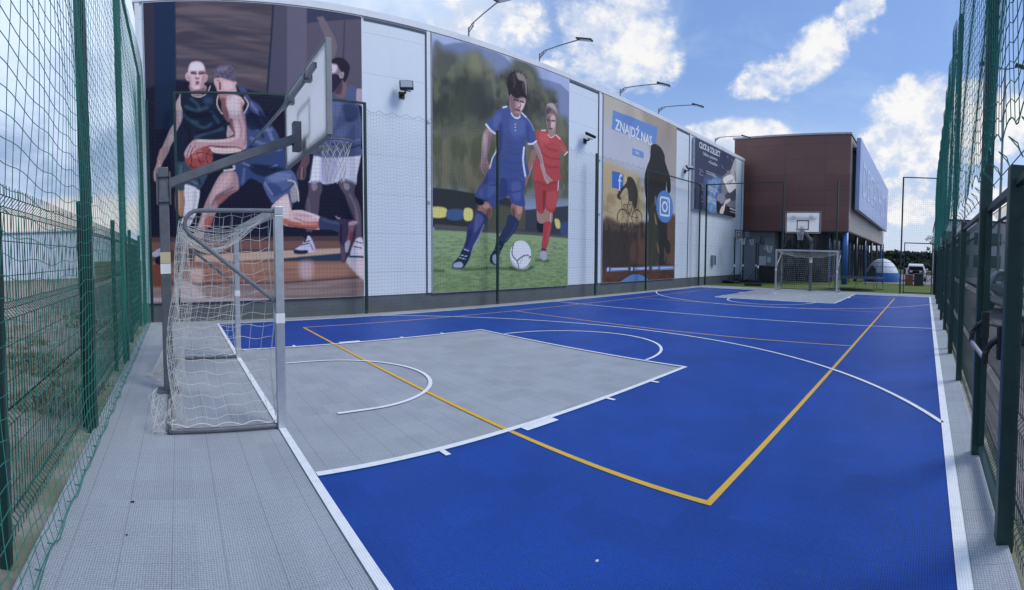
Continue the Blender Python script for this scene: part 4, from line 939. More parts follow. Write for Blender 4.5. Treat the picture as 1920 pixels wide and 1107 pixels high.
# ------------------------------------------------------------------ brown store building
def brown_mat(n,a,b):
    T=TN(n,.34,.5); cx=T.m_('FLOOR',T.m_('DIVIDE',T.m_('ADD',T.y,T.x),2.9)); cz=T.m_('FLOOR',T.m_('DIVIDE',T.z,1.05)); wn=T.t.nodes.new('ShaderNodeTexWhiteNoise'); wn.noise_dimensions='2D'; cm=T.t.nodes.new('ShaderNodeCombineXYZ'); T.t.links.new(cx,cm.inputs[0]); T.t.links.new(cz,cm.inputs[1]); T.t.links.new(cm.outputs[0],wn.inputs['Vector'])
    c=T.mix(wn.outputs[0],a,b); c=T.mix(T.rng(T.noise(.5,5),.3,.7,0,.35),c,tuple(v*.7 for v in a)); j=T.m_('MAXIMUM',T.line(T.z,1.05,.03),T.line(T.m_('ADD',T.y,T.x),2.9,.03)); c=T.scale(c,T.m_('SUBTRACT',1,T.m_('MULTIPLY',j,.4))); return T.base(c)
BROWN=brown_mat('brown_cladding',(.150,.060,.050),(.195,.082,.068)); TAUPE=brown_mat('taupe_cladding',(.33,.285,.27),(.39,.335,.315)); BLUEP=mat('blue_column_paint',(.014,.125,.42),.4,var=.1)
def glass_mat():
    T=TN('dark_glazing',.06,.6); c=T.mix(T.rng(T.noise(.9,5,.7,size=(1,1,.4)),.35,.7),(.010,.016,.022),(.07,.085,.09)); return T.base(c)
GLZ=glass_mat()
st=thing('store_building','brown clad store with glazed ground floor and blue columns beyond the far goal','building',(44,4,0))
MB().box(30.7,57,-.45,7.9,3.55,10.05).build('upper_storey',BROWN,st); MB().box(30.62,57.05,-.53,8.0,10.05,10.17).build('roof_edge',mat('roof_edge_grey',(.42,.41,.42),.5),st)
MB().box(30.9,56.9,-.47,-.451,3.6,10.0).build('side_cladding',TAUPE,st)
MB().box(30.72,56.9,-.40,7.8,3.50,3.55).build('soffit',DSEAM,st)
MB().box(32.6,56.5,1.2,7.4,-.05,3.5).build('glazing',GLZ,st); MB().box(31.6,32.5,5.0,7.9,-.05,3.5).build('side_wall',mat('pale_render',(.24,.27,.29),.6,var=.06),st)
gf=MB()
for yy in (1.3,2.5,3.7,4.9): gf.box(32.5,32.6,yy-.04,yy+.04,-.05,3.5)
gf.box(32.5,32.6,1.2,5,2.35,2.43)
for i in range(12): xx=33.5+i*2; gf.box(xx-.05,xx+.05,1.1,1.2,-.05,3.5)
gf.box(32.6,56,1.1,1.19,2.35,2.43); gf.build('window_frame',DSEAM,st)
for x in (31.0,36.0,41.2,46.4,51.6,56.4): MB().tube([(x,-.25,-.05),(x,-.25,3.5)],.20 if x<32 else .13,20).build('column',BLUEP if x<32 or x>52 else mat('dark_column',(.03,.04,.06),.4),st,smooth=True)
for q in ((5.6,6.2,1.1,1.75),(5.25,5.5,1.3,1.7)): MB().box(31.55,31.599,*q).build('poster',mat('pale_poster',(.6,.62,.62),.6),st)
sg=thing('shop_sign','huge pale blue box sign with white letters on the side of the brown store','sign',(44,-1,7.5))
SBL=mat('sign_blue',(.31,.39,.64),.35,var=.1,scale=.6,spec=.5); MB().box(31.6,55.0,-1.02,-.72,5.1,10.05,None,.04).build('sign_box',SBL,sg)
fr=MB(); fr.box(31.7,54.9,-.72,-.47,5.2,5.45).box(31.7,54.9,-.72,-.47,9.2,9.4)
for i in range(8): fr.box(32+i*3.2,32.15+i*3.2,-.72,-.47,5.45,9.2)
fr.build('mounting_frame',BLACK,sg); text('lettering','DECATHLON',3.6,Matrix.Translation((32.9,-1.03,6.25))@Matrix.Rotation(R(90),4,'X'),mat('sign_letters',(.52,.60,.76),.45,var=.04),sg,.012,.98)
# ------------------------------------------------------------------ ball-stop netting along the hall, at the far end, behind the near goal and on the right
def post(x,y,h,r,par,m=DGREEN,z0=-.05,square=True):
    mb=MB()
    if square: mb.bbox(x-r,x+r,y-r,y+r,z0,h,.006)
    else: mb.tube([(x,y,z0),(x,y,h)],r,12)
    return mb.build('post',m,par)
YN=6.42; HN=5.65
ln=thing('ball_net','dark see-through ball net on slim green posts along the white hall wall','net fence',(10,YN,0))
for x,hh in ((-1.62,HN),(-.92,5.82),(4.14,5.78),(8.72,5.62),(13.68,5.64),(17.3,5.56),(22.6,5.62)): post(x,YN,hh,.035,ln)
for a,b_ in (((-.92,YN,5.80),(4.14,YN,5.76)),((17.3,YN,5.54),(22.6,YN,5.60))): MB().beam(a,b_,.05,.05).build('top_bar',DGREEN,ln)
rg=random.Random(3)
def scal(x,a,b,n):      # scalloped rope: height of the sagging upper edge
    t=(x-a)/(b-a)*n; f=t-math.floor(t); return -.10*4*f*(1-f)
def ztop(x):
    for a,b,n,hh in ((-1.62,-.92,1,5.6),(-.92,4.14,14,5.74),(4.14,8.72,11,5.6),(8.72,13.68,12,5.6),(13.68,17.3,9,5.6),(17.3,22.6,13,5.52)):
        if a<=x<=b: return hh+scal(x,a,b,n)*(.35 if n in (14,13) else 1)
    return 5.55
ph=[rg.uniform(0,6.28) for _ in range(8)]
def PL(u,v):
    x=-1.62+u*24.22; zt=ztop(x); wob=.05*math.sin(x*1.7+ph[0])*math.sin(v*9+ph[1])+.03*math.sin(x*4.1+ph[2]+v*5); return Vector((x+.012*math.sin(v*7+x*.9),YN-.05+wob,.05+v*(zt-.05)+.008*math.sin(x*2.3+v*11)))
nb=MB(); netlite(nb,PL,242,56,.0016,200,14); nb.tube([Vector((x_,YN-.05,ztop(x_)+.01)) for x_ in [-1.62+i*.07 for i in range(346)]],.003,4); nb.build('netting',NETD,ln,fix=False)
gr_=MB()
for i in range(150): gr_.tube([(-1.6+i*.16,YN-.06,.03+.035*math.sin(math.pi*t/6)*(1 if i%2 else .5)) if 0 else (-1.6+(i+t/6)*.16,YN-.06+.01*math.sin(t),.02+.05*math.sin(math.pi*t/6)) for t in range(7)],.007,4)
gr_.build('bottom_rope',mat('rope_tan',(.16,.13,.09),.9),ln)
fn=thing('ball_net','dark see-through ball net on slim green posts across the far end of the court','net fence',(XF,0,0))
for yy,hh in ((6.42,5.72),(1.86,5.7),(-1.08,5.72),(-4.45,5.95),(-6.16,5.95)): post(XF,yy,hh,.04,fn)
for a,b_ in (((XF,6.42,5.70),(XF,1.86,5.68)),((XF,-4.45,5.93),(XF,-6.16,5.93))): MB().beam(a,b_,.05,.05).build('top_bar',DGREEN,fn)
def PF(u,v):
    y=6.42-u*10.87; zt=5.66 if y>1.86 else (5.62-.1*math.sin(math.pi*((y+1.08)/2.94))**2 if y>-1.08 else 5.66+.2*(-1.08-y)/3.37-.12*math.sin(math.pi*(y+1.08)/3.37)**2); return Vector((XF-.06+.04*math.sin(y*2+v*8),y+.03*math.sin(v*9+y),.03+v*(zt-.03)))
nb=MB(); netlite(nb,PF,100,52,.0019,80,12)
def PF2(u,v): y=-4.45-u*1.71; return Vector((XF-.05,y,2.6+v*3.3))
netlite(nb,PF2,16,30,.0019,8,4); nb.build('netting',NETD,fn,fix=False)
gt=thing('wire_gate','dark framed wire gate at the far right corner of the court','gate',(XF,-5.3,0))
gm=MB()
for a,b_ in (((XF,-4.62,0),(XF,-4.62,2.62)),((XF,-6.05,0),(XF,-6.05,2.62)),((XF,-4.60,2.6),(XF,-6.07,2.6)),((XF,-4.60,.06),(XF,-6.07,.06))): gm.beam(a,b_,.05,.05,up=(1,0,0))
gm.build('frame',DGREEN,gt); gw=MB()
for i in range(1,14): gw.tube([(XF,-4.62-i*.1,.08),(XF,-4.62-i*.1,2.58)],.002,3,cap=False)
for j in range(1,13): gw.tube([(XF,-4.62,.06+j*.2),(XF,-6.05,.06+j*.2)],.002,3,cap=False)
gw.build('wire_mesh',DG2,gt,fix=False); MB().box(XF-.06,XF+.02,-4.72,-4.62,1.0,1.25).build('lock',BLACK,gt)
# behind the near goal: tall posts with teal netting
bn=thing('ball_net','tall teal ball net on square green posts behind the near goal','net fence',(XB,2,0))
for yy,hh,r_ in ((-4.3,6.4,.05),(-1.20,6.4,.05),(1.88,6.36,.05),(6.40,6.25,.045)): post(XB,yy,hh,r_,bn)
MB().beam((XB,-4.3,6.36),(XB,6.4,6.24),.05,.05).build('top_bar',DGREEN,bn)
def PB(u,v):
    y=-4.45+u*10.83; bot=.02; lift=.10*math.sin(y*5.2)**2
    x=XB+.075+.05*math.sin(y*1.1+2)*math.sin(v*8)+(.055*math.exp(-v*22)); x+=.05*math.sin(math.pi*((y+1.2)/3.08))**2*math.sin(v*3.1)
    return Vector((x,y+.07*math.sin(v*10+y*.8)+.02*math.sin(y*9+v*30),bot+v*6.28-.12*math.sin(math.pi*((y+1.2)/3.08))**2*math.sin(math.pi*v)+.015*math.sin(y*11+v*40)))
nb=MB(); netlite(nb,PB,104,56,.0028,120,56)
for i in range(23):
    y=-4.4+i*.235
    if y<6.3: c0=Vector((XB+.13,y,.03)); nb.tube([c0+Vector((.018*math.sin(t),.012*math.cos(t),.012+.02*math.sin(t*.5))) for t in [k*.7 for k in range(9)]],.004,4)
nb.tube([PB(i/160,0)+Vector((.02,0,.035*abs(math.sin(i*.45)))) for i in range(161)],.0045,4); nb.build('netting',NETG,bn,fix=False)
hk=MB(); hk.tube([(XB,-1.13,2.24),(XB+.02,-1.02,2.24)]+[(XB+.02,-.98+.03*math.cos(t),2.24+.03*math.sin(t)) for t in [3.1-k*.6 for k in range(10)]],.006,5); hk.build('hook',GALV,bn)
# welded panel fences
def panel(mb,P,w,h,pitch=.05,r=.0025,folds=(.12,.72,1.32,1.93),out=.045):
    """vertical wires with V-folds; P(a,n,z) = point a along the panel, n out of it, z up"""
    zs=[]; 
    for f in folds: zs+=[(f-.05,0),(f,out),(f+.05,0)]
    zs=[(.02,0)]+zs+[(h,0)]
    for i in range(int(w/pitch)+1): mb.tube([P(i*pitch,n,z) for z,n in zs],r,4,cap=False)
    for f in folds:
        for dz,n in ((-.05,0),(.05,0),(0,out)): mb.tube([P(0,n+.005,f+dz),P(w,n+.005,f+dz)],r*1.1,4,cap=False)
    for z in [q/100 for q in range(32,190,20)]:
        if all(abs(z-f)>.12 for f in folds): mb.tube([P(0,.005,z),P(w,.005,z)],r*1.1,4,cap=False)
pf=thing('panel_fence','low green welded wire panel fence behind the tall teal net','fence',(-1.895,1,0))
ys=[-5.7,-3.33,-1.05,1.35,3.8,6.1]
for y in ys: post(-1.895,y,2.22,.03,pf)
for a in ys[:-1]:
    m_=MB(); panel(m_,lambda s,n,z,a=a:Vector((-1.885-n,a+.03+s,z+.03)),2.29,2.04,r=.0031); m_.build('wire_panel',DG2,pf,fix=False)
# right side: panel fence, gate with push bar, tall posts with net above
rf=thing('panel_fence','dark green welded panel fence with stout posts along the right edge of the court','fence',(8,YRF,0))
XR=[-2.3,.35,5.66,8.16,10.66,13.16,15.66,18.16,20.66,23.1]
for x in XR: post(x,YRF,2.2,.04,rf)
post(1.8,YRF,2.2,.05,rf)
for a,b_ in zip([-2.3,.35,3.1]+XR[2:-1],[.35,1.8]+XR[2:]):
    m_=MB(); panel(m_,lambda s,n,z,a=a:Vector((a+.05+s,YRF-.03-n,z+.03)),b_-a-.1,2.04); m_.build('wire_panel',DG2,rf,fix=False)
    MB().beam((a+.05,YRF,2.10),(b_-.05,YRF,2.10),.04,.04).build('rail',DGREEN,rf)
pg=thing('push_bar_gate','dark green gate with a bright push bar between two stout posts','gate',(2.45,YRF,0))
g_=MB(); 
for a,b_ in (((1.90,YRF,.07),(1.90,YRF,2.1)),((3.0,YRF,.07),(3.0,YRF,2.1)),((1.9,YRF,2.08),(3.0,YRF,2.08)),((1.9,YRF,.09),(3.0,YRF,.09))): g_.beam(a,b_,.05,.05,up=(0,1,0))
g_.build('frame',DGREEN,pg); m_=MB(); panel(m_,lambda s,n,z:Vector((1.94+s,YRF-.02-n,z+.06)),1.02,1.98); m_.build('wire_panel',DG2,pg,fix=False)
MB().tube([(2.12,YRF+.12,1.02),(2.86,YRF+.12,1.0)],.016,10).build('push_bar',ALU,pg)
for x in (2.06,2.92): MB().tube([(x,YRF+.02,1.16),(x,YRF+.07,1.13),(x,YRF+.115,1.06),(x,YRF+.12,.99)],.022,8).box(x-.035,x+.035,YRF-.02,YRF+.045,1.02,1.24,None,.01).build('bar_arm',BLACK,pg)
MB().tube([(3.0,YRF+.03,1.12),(3.0,YRF-.06,1.12),(2.9,YRF-.09,1.12)],.010,6).build('latch',GALV,pg)
rn=thing('ball_net','tall green ball net on high square posts above the right-hand fence','net fence',(10,YRF,0))
for x,hh in ((3.1,6.3),(7.62,6.05),(12.66,6.05),(17.9,6.05),(23.1,6.05)): post(x,YRF+.02,hh,.05 if x<4 else .04,rn,z0=-.05)
MB().tube([(-2.3,YRF,2.26),(23.1,YRF,2.22)],.004,5).build('guy_wire',GALV,rn); MB().tube([(-2.3,YRF,6.1),(23.1,YRF,6.0)],.006,5).build('guy_wire',GALV,rn)
def PR(u,v):
    x=-2.3+u*25.4; k=x/.36; f=k-math.floor(k); zb=2.33+.10*(4*f*(1-f))
    return Vector((x+.05*math.sin(v*6+x),YRF+.085+.03*math.sin(x*1.3)*math.sin(v*3.1)+.02*math.sin(x*3.7+v*9),zb+v*(6.0-zb)))
nb=MB(); netlite(nb,PR,254,36,.0032,282,10)
netlite(nb,lambda u,v:PR(.392+u*.608,v)+Vector((0,.03+.015*math.sin(u*60),0)),258,62,.0036,170,8)
for i in range(70):
    x=-2.3+i*.36; nb.tube([(x,YRF+.085,2.33),(x+.01,YRF+.03,2.30),(x,YRF+.015,2.25),(x-.012,YRF,2.22),(x-.012,YRF+.03,2.27),(x,YRF+.085,2.33)],.0042,4)
nb.tube([PR(i/560,0) for i in range(561)],.0042,4,cap=False); nb.build('netting',NETG,rn,fix=False)
# ------------------------------------------------------------------ goals
def goal(x0,s,yc,half,label,near):
    X=lambda d:x0-s*d          # d = distance behind the goal line
    ya,yb=yc-half,yc+half; g=thing('football_goal',label,'goal',(x0,yc,0),'football goals')
    for y in (ya,yb):
        p=MB().bbox(x0-.04,x0+.04,y-.04,y+.04,0.0,2.0,.006).build('goal_post',ALU,g)
        MB().box(x0-.0415,x0+.0415,y-.0415,y+.0415,1.0,1.09).build('tape',WTAPE,p)
    MB().bbox(x0-.04,x0+.04,ya-.04,yb+.04,2.0,2.08,.006).build('crossbar',ALU,g)
    for y in (ya,yb):
        q=MB(); b=[(X(0),y,2.04),(X(.70),y,2.05)]+[(X(.74+.12*math.sin(t)),y,1.93+.12*math.cos(t)) for t in (0.3,.7,1.1,1.5,1.9,2.3)]+[(X(.04),y,1.2)]; q.tube(b,.021,8); q.build('support_tube',GALV,g)
        MB().tube([(X(0),y,.03),(X(1.05),y,.03)],.024,8).build('ground_bar',GREYP,g)
    MB().tube([(X(1.05),ya,.03),(X(1.05),yb,.03)],.024,8).build('rear_bar',GREYP,g)
    rgn=random.Random(5 if near else 6); k=[rgn.uniform(0,6) for _ in range(9)]
    def back(z,y):  # distance of the net behind the line at height z
        t=z/2; return .86*(1-t)**0+ .10*(1-t)+.10*math.sin(math.pi*t)*math.sin(y*2.1+k[0])+.05*math.sin(y*5+z*4+k[1])
    def S(y):
        e=1 if y<yc else -1
        def P(u,v):
            z=.05+v*1.97; d=.05+.035*math.sin(z*5+k[2])+u*(back(z,y)-.06); return Vector((X(d),y+e*(.03+.06*math.sin(u*math.pi)*math.sin(v*math.pi)+.014*math.sin(u*17+v*9+k[3])),z-.035*math.sin(u*math.pi)*(.3+v)+.012*math.sin(u*23+z*8)+.02*math.sin(z*6+u*4)))
        return P
    nb=MB(); r_=.0023 if near else .0021
    for y in (ya,yb): netlite(nb,S(y),9,19,r_,18,38)
    def Bk(u,v): y=ya+u*(yb-ya); z=.04+v*1.96; return Vector((X(back(z,y)),y+.03*math.sin(z*7+y*3),z-.05*math.sin(u*math.pi*3)**2*(1-v)))
    netlite(nb,Bk,32,19,r_,64,38)
    def Rf(u,v): y=ya+u*(yb-ya); d=v*.86; return Vector((X(d),y,2.03-.34*math.sin(math.pi*v*.85)*math.sin(math.pi*u)**.5-.02*math.sin(y*9)))
    netlite(nb,Rf,32,8,r_,64,16)
    # scalloped ropes along the posts and ground bars, loose net bunched at the rear corners
    for y in (ya,yb):
        e=1 if y<yc else -1
        nb.tube([(X(.07+.02*math.sin(z*6+k[4])),y+e*.02,z) for z in [2.02-i*.05 for i in range(39)]],.0045 if near else .006,5)
        nb.tube([(X(.06+i*.025),y+e*.01,.055+.035*abs(math.sin(i*.31+k[5]))) for i in range(40)],.006,5)
        if near:
            for j in range(20):
                c0=Vector((X(.98+rgn.random()*.22),y+e*rgn.random()*.25-.02,0)); a=rgn.uniform(0,6.28); hgt=rgn.uniform(.05,.42)
                nb.tube([c0+Vector((.06*math.sin(a+t*2.1)*(1-t/9),.07*math.cos(a+t*1.7)*(1-t/9),.015+hgt*math.sin(t/8*math.pi)**2+.01*math.sin(t*3+a))) for t in range(9)],.0023,3,cap=False)
    if near:
        for j in range(26):
            y=yb-.95+rgn.gauss(0,.13); c0=Vector((X(1.10+rgn.random()*.28),y,0)); a=rgn.uniform(0,6.28)
            nb.tube([c0+Vector((-s*.05*math.sin(a+t*1.9),.06*math.cos(a+t*1.4),.012+.05*abs(math.sin(t*.9+a))*(1-t/10))) for t in range(9)],.0023,3,cap=False)
        for j in range(14):
            f=j/13; top=Vector((X(.92),yb-.9+f*.5,.9)); bt=Vector((X(1.34-.2*f),yb-1.0+f*.3,.03)); nb.tube([top.lerp(bt,t/8)+Vector((-s*.05*math.sin(t/8*3.14),0,-.12*math.sin(t/8*3.14))) for t in range(9)],.0023,3,cap=False)
        for j in range(9): 
            f=(j+.5)/9; nb.tube([Vector((X(.92+.42*f),yb-.9+.5*i/12-.1*f,.9-.87*f-.12*math.sin(f*3.14)+.01*math.sin(i*2))) for i in range(13)],.0023,3,cap=False)
    nb.build('goal_net',NETW,g,fix=False)
    return g
goal(0.0,1,.20,1.60,'near football goal with sagging white net, standing in front of the grey hoop post',True)
goal(22.1,-1,.18,1.58,'far football goal with white net, below the far backboard',False)
# ------------------------------------------------------------------ basketball hoops
def hoopnet(mb,c,r0,r1,h,r,n=12,rows=6):
    ring=lambda i,j:Vector((c.x+(r0+(r1-r0)*min(1,(j/rows)**.6))*math.cos(2*math.pi*i/n),c.y+(r0+(r1-r0)*min(1,(j/rows)**.6))*math.sin(2*math.pi*i/n),c.z-h*j/rows))
    for i in range(n):
        for sgn in (.5,-.5): mb.tube([ring(i+sgn*j,j) for j in range(rows+1)],r,3,cap=False)
def hoop(x0,y0,s,half,zb,label,near):
    X=lambda d:x0+s*d; t=thing('basketball_hoop',label,'basketball hoop',(x0,y0,0),'court basketball hoops')
    p=MB().bbox(x0-.06,x0+.06,y0-.06,y0+.06,0.0,2.72,.012).build('post',GREYP,t)
    MB().box(x0-.0615,x0+.0615,y0-.0615,y0+.0615,1.44,1.56).build('tape',WTAPE,p); MB().box(x0-.0617,x0+.0617,y0-.0617,y0+.0617,1.565,1.70).build('tape',BEIGE,p)
    c=MB()
    for z in (2.32,2.62): c.box(x0-.085,x0+.085,y0-.085,y0-.065,z-.02,z+.02).box(x0-.085,x0+.085,y0+.065,y0+.085,z-.02,z+.02).box(x0-.085,x0-.065,y0-.085,y0+.085,z-.02,z+.02).box(x0+.065,x0+.085,y0-.085,y0+.085,z-.02,z+.02)
    for yy in (-.078,.078): c.tube([(x0-.078,y0+yy,2.28),(x0-.078,y0+yy,2.66)],.010,6).tube([(x0+.078,y0+yy,2.28),(x0+.078,y0+yy,2.66)],.010,6)
    c.build('clamp',GREYP,t)
    MB().box(x0-.14,x0+.14,y0-.14,y0+.14,0,.012).build('base_plate',GREYP,t)
    bx=1.76; top=zb+1.0
    MB().beam((X(.05),y0,2.52),(X(1.62),y0,zb+.17),.10,.13,up=(0,1,0)).box(min(X(1.60),X(1.70)),max(X(1.60),X(1.70)),y0-.055,y0+.055,zb+.02,zb+.38,None,.005).build('arm',GREYP,t)
    br=MB(); br.beam((X(bx-.10),y0-half*.83,top-.22),(X(bx-.10),y0+half*.83,top-.22),.05,.06)
    for sy in (-1,1): br.tube([(X(1.08),y0,zb+.10),(X(bx-.10),y0+sy*.42,top-.25)],.014,6).box(min(X(bx-.14),X(bx-.03)),max(X(bx-.14),X(bx-.03)),y0+sy*.42-.04,y0+sy*.42+.04,top-.27,top-.16)
    br.build('brace',GALV,t)
    b=MB().box(min(X(bx-.02),X(bx+.02)),max(X(bx-.02),X(bx+.02)),y0-half,y0+half,zb,top,None,.006).build('backboard',BOARD,t)
    f=MB(); e=.028 if near else .035; xa,xb=sorted((X(bx-.028),X(bx+.03)))
    f.box(xa,xb,y0-half-.004,y0+half+.004,top-.004,top+e*.5).box(xa,xb,y0-half-.004,y0+half+.004,zb-e*.6,zb+.004)
    for sy in (-1,1): f.box(xa,xb,y0+sy*(half+.012)-.014,y0+sy*(half+.012)+.014,zb,top)
    f.build('board_edge',mat('board_edge_grey',(.22,.23,.25),.5),b)
    q=MB(); xq=sorted((X(bx+.021),X(bx+.024))); 
    for a,b_,c_,d in ((-.295,.295,.60,.555),(-.295,.295,.15,.195)): q.box(*xq,y0+a,y0+b_,zb+min(c_,d),zb+max(c_,d))
    for a in (-.295,.25): q.box(*xq,y0+a,y0+a+.045,zb+.195,zb+.555)
    if True:
        q.box(*xq,y0-half+.01,y0+half-.01,top-.05,top-.012).box(*xq,y0-half+.01,y0+half-.01,zb+.012,zb+.05).box(*xq,y0-half+.01,y0-half+.05,zb+.05,top-.05).box(*xq,y0+half-.05,y0+half-.01,zb+.05,top-.05)
    q.build('target_lines',mat('black_board_line',(.02,.02,.025),.5),b)
    rc=Vector((X(bx+.02+.15+.225),y0,zb+.15)); m=MB(); m.tube([(rc.x+.225*math.cos(i*math.pi/16),rc.y+.225*math.sin(i*math.pi/16),rc.z) for i in range(32)],.010,8,closed=True)
    m.beam((X(bx+.02),y0-.08,rc.z-.01),(rc.x-s*.2,y0-.05,rc.z-.01),.03,.02).beam((X(bx+.02),y0+.08,rc.z-.01),(rc.x-s*.2,y0+.05,rc.z-.01),.03,.02); xs_=sorted((X(bx+.02),X(bx+.035))); m.box(*xs_,y0-.11,y0+.11,zb+.04,zb+.18); m.build('rim',mat('rim_grey',(.16,.15,.15),.45,.3),t)
    h=MB(); hoopnet(h,rc,.22,.11,.50,.0035 if near else .006); h.build('hoop_net',NETW,t,fix=False)
    wn=MB()
    if near: wn.prism([(X(bx+.03),zb-.02),(X(bx+.42),zb+.10),(X(bx+.42),zb+.12),(X(bx+.03),zb+.06)],'y',y0-.03,y0-.015).build('rim_gusset',GREYP,t)
hoop(-1.08,.06,1,.95,2.90,'near basketball hoop on a grey post, its white board seen from behind',True)
hoop(22.53,.05,-1,.84,2.84,'far basketball hoop with its white backboard and black square facing the camera',False)
# ------------------------------------------------------------------ portable hoops, box, trampoline, tent
def portable(x,y,rot,h,label,bw=.75):
    t=thing('portable_hoop',label,'basketball hoop',(x,y,-.03),'portable hoops beside the hall'); M=Matrix.Translation((x,y,-.03))@Matrix.Rotation(rot,4,'Z')
    MB().box(-.75,.25,-.36,.36,0,.16,M,.05).build('base',BLACK,t)
    MB().tube([M@V(0,0,.1),M@V(0,0,h-.45)],.045,10).tube([M@V(-.55,0,.15),M@V(0,0,.85)],.02,6).build('pole',BLACK,t); MB().tube([M@V(0,0,1.05),M@V(0,0,1.2)],.049,10).build('sticker',WTAPE,t)
    MB().beam(M@V(0,0,h-.5),M@V(.3,0,h-.35),.05,.05).build('arm',BLACK,t)
    f=MB()
    for a in ((-bw/2,-bw/2+.05,-.55,.0),(bw/2-.05,bw/2,-.55,.0),(-bw/2,bw/2,-.05,0),(-bw/2,bw/2,-.55,-.5),(-.2,-.16,-.42,-.15),(.16,.2,-.42,-.15),(-.2,.2,-.19,-.15),(-.2,.2,-.42,-.38)): f.box(.30,.335,a[0],a[1],h+a[2],h+a[3],M)
    f.build('board_frame',BLACK,t); MB().box(.305,.315,-bw/2,bw/2,h-.55,h,M).build('board',mat('smoky_board',(.20,.23,.27),.15),t)
    c=V(.335+.12+.2,0,h-.5); r=MB().tube([M@(c+V(.2*math.cos(i*.393),.2*math.sin(i*.393),0)) for i in range(16)],.012,6,closed=True).beam(M@V(.33,0,h-.5),M@V(.46,0,h-.5),.06,.03).build('rim',BLACK,t)
    n=MB(); cc=M@c; hoopnet(n,cc,.2,.1,.42,.006,10,5); n.build('hoop_net',NETW,t,fix=False)
portable(26.9,6.1,R(-108),3.38,'portable hoop with thin black pole, leftmost of the row against the white hall wall')
portable(28.5,6.15,R(-104),3.4,'portable hoop with thin black pole, second of the row against the white hall wall')
portable(29.2,5.5,R(-80),3.1,'portable hoop standing farthest back, half hidden behind another black pole')
portable(25.4,3.95,R(-75),2.9,'portable hoop on a thick black pole with broad black base, closest to the far goal')
bx_=thing('storage_box','large black storage box under the brown store overhang','box',(29.4,4.6,-.03)); MB().box(28.9,29.9,4.05,5.2,-.03,.98,None,.04).build('body',BLACK,bx_); MB().box(28.86,29.94,4.0,5.25,.98,1.08,None,.02).build('lid',BLACK,bx_)
tp=thing('trampoline','round trampoline with blue pad, dark net and tall padded poles on the lawn','trampoline',(25.8,-1.85,-.03)); tc_=V(25.8,-1.85,0); RT=1.52
cir=lambda r,z,n=36:[(tc_.x+r*math.cos(2*math.pi*i/n),tc_.y+r*math.sin(2*math.pi*i/n),z) for i in range(n)]
PADB=mat('blue_pad',(.015,.09,.30),.5,var=.15)
MB().tube(cir(RT,.66),.028,8,closed=True).build('rim',GALV,tp); m_=MB(); m_.quad(*cir(RT-.25,.66)); m_.build('jump_mat',BLACK,tp)
m_=MB()
for i in range(36): a,b_=2*math.pi*i/36,2*math.pi*(i+1)/36; m_.quad(*[(tc_.x+r*math.cos(t),tc_.y+r*math.sin(t),zz) for r,t,zz in ((RT+.05,a,.70),(RT+.05,b_,.70),(RT-.28,b_,.69),(RT-.28,a,.69))])
m_.build('edge_pad',PADB,tp)
for i in range(4):
    a=2*math.pi*i/4+.5; m_=MB(); pa=[(tc_.x+RT*math.cos(a+d),tc_.y+RT*math.sin(a+d)) for d in (-.32,.32)]
    m_.tube([(pa[0][0],pa[0][1],.64),(pa[0][0],pa[0][1],0.0),(pa[1][0],pa[1][1],0.0),(pa[1][0],pa[1][1],.64)],.02,6); m_.build('leg',GALV,tp)
for i in range(4):
    a=2*math.pi*i/4+.45; x,y=tc_.x+(RT+.04)*math.cos(a),tc_.y+(RT+.04)*math.sin(a); MB().tube([(x,y,.3),(x,y,2.6)],.026,8).build('net_pole',PADB,tp)
m_=MB(); PTp=lambda u,v:V(tc_.x+(RT-.08)*math.cos(u*6.2832),tc_.y+(RT-.08)*math.sin(u*6.2832),.70+v*1.75); netlite(m_,PTp,110,20,.004,40,4); m_.build('safety_net',BLACK,tp,fix=False)
tn=thing('dome_tent','white striped dome tent with blue skirt beyond the trampoline','tent',(37.6,-2.2,-.02)); TW=mat('tent_white',(.66,.70,.76),.6,var=.06); TB=mat('tent_blue',(.015,.13,.36),.6,var=.15)
def dome(z0,z1,m,name,rr=1.0):
    mb=MB(); n,k=28,6
    P=lambda i,j:(37.6+1.45*rr*math.cos(2*math.pi*i/n)*math.cos(math.asin(min(1,(z0+(z1-z0)*j/k)/1.85)))*(1+.03*math.cos(8*math.pi*i/n)),-2.2+1.45*rr*math.sin(2*math.pi*i/n)*math.cos(math.asin(min(1,(z0+(z1-z0)*j/k)/1.85))),z0+(z1-z0)*j/k)
    for i in range(n):
        for j in range(k): mb.quad(P(i,j),P(i+1,j),P(i+1,j+1),P(i,j+1))
    return mb.build(name,m,tn,smooth=True)
dome(-.02,.72,TB,'skirt'); dome(.72,1.15,TW,'canopy'); dome(1.15,1.22,mat('tent_grey',(.25,.30,.38),.6),'seam',1.004); dome(1.22,1.5,TW,'canopy'); dome(1.5,1.56,mat('tent_grey',(.25,.30,.38),.6),'seam',1.004); dome(1.56,1.85,TW,'canopy')
m_=MB(); m_.prism([(-1.85,.05),(-1.3,.05),(-1.25,.9),(-1.55,1.3),(-1.85,1.0)],'x',36.1,36.25); m_.build('doorway',mat('tent_dark',(.02,.03,.045),.8),tn)
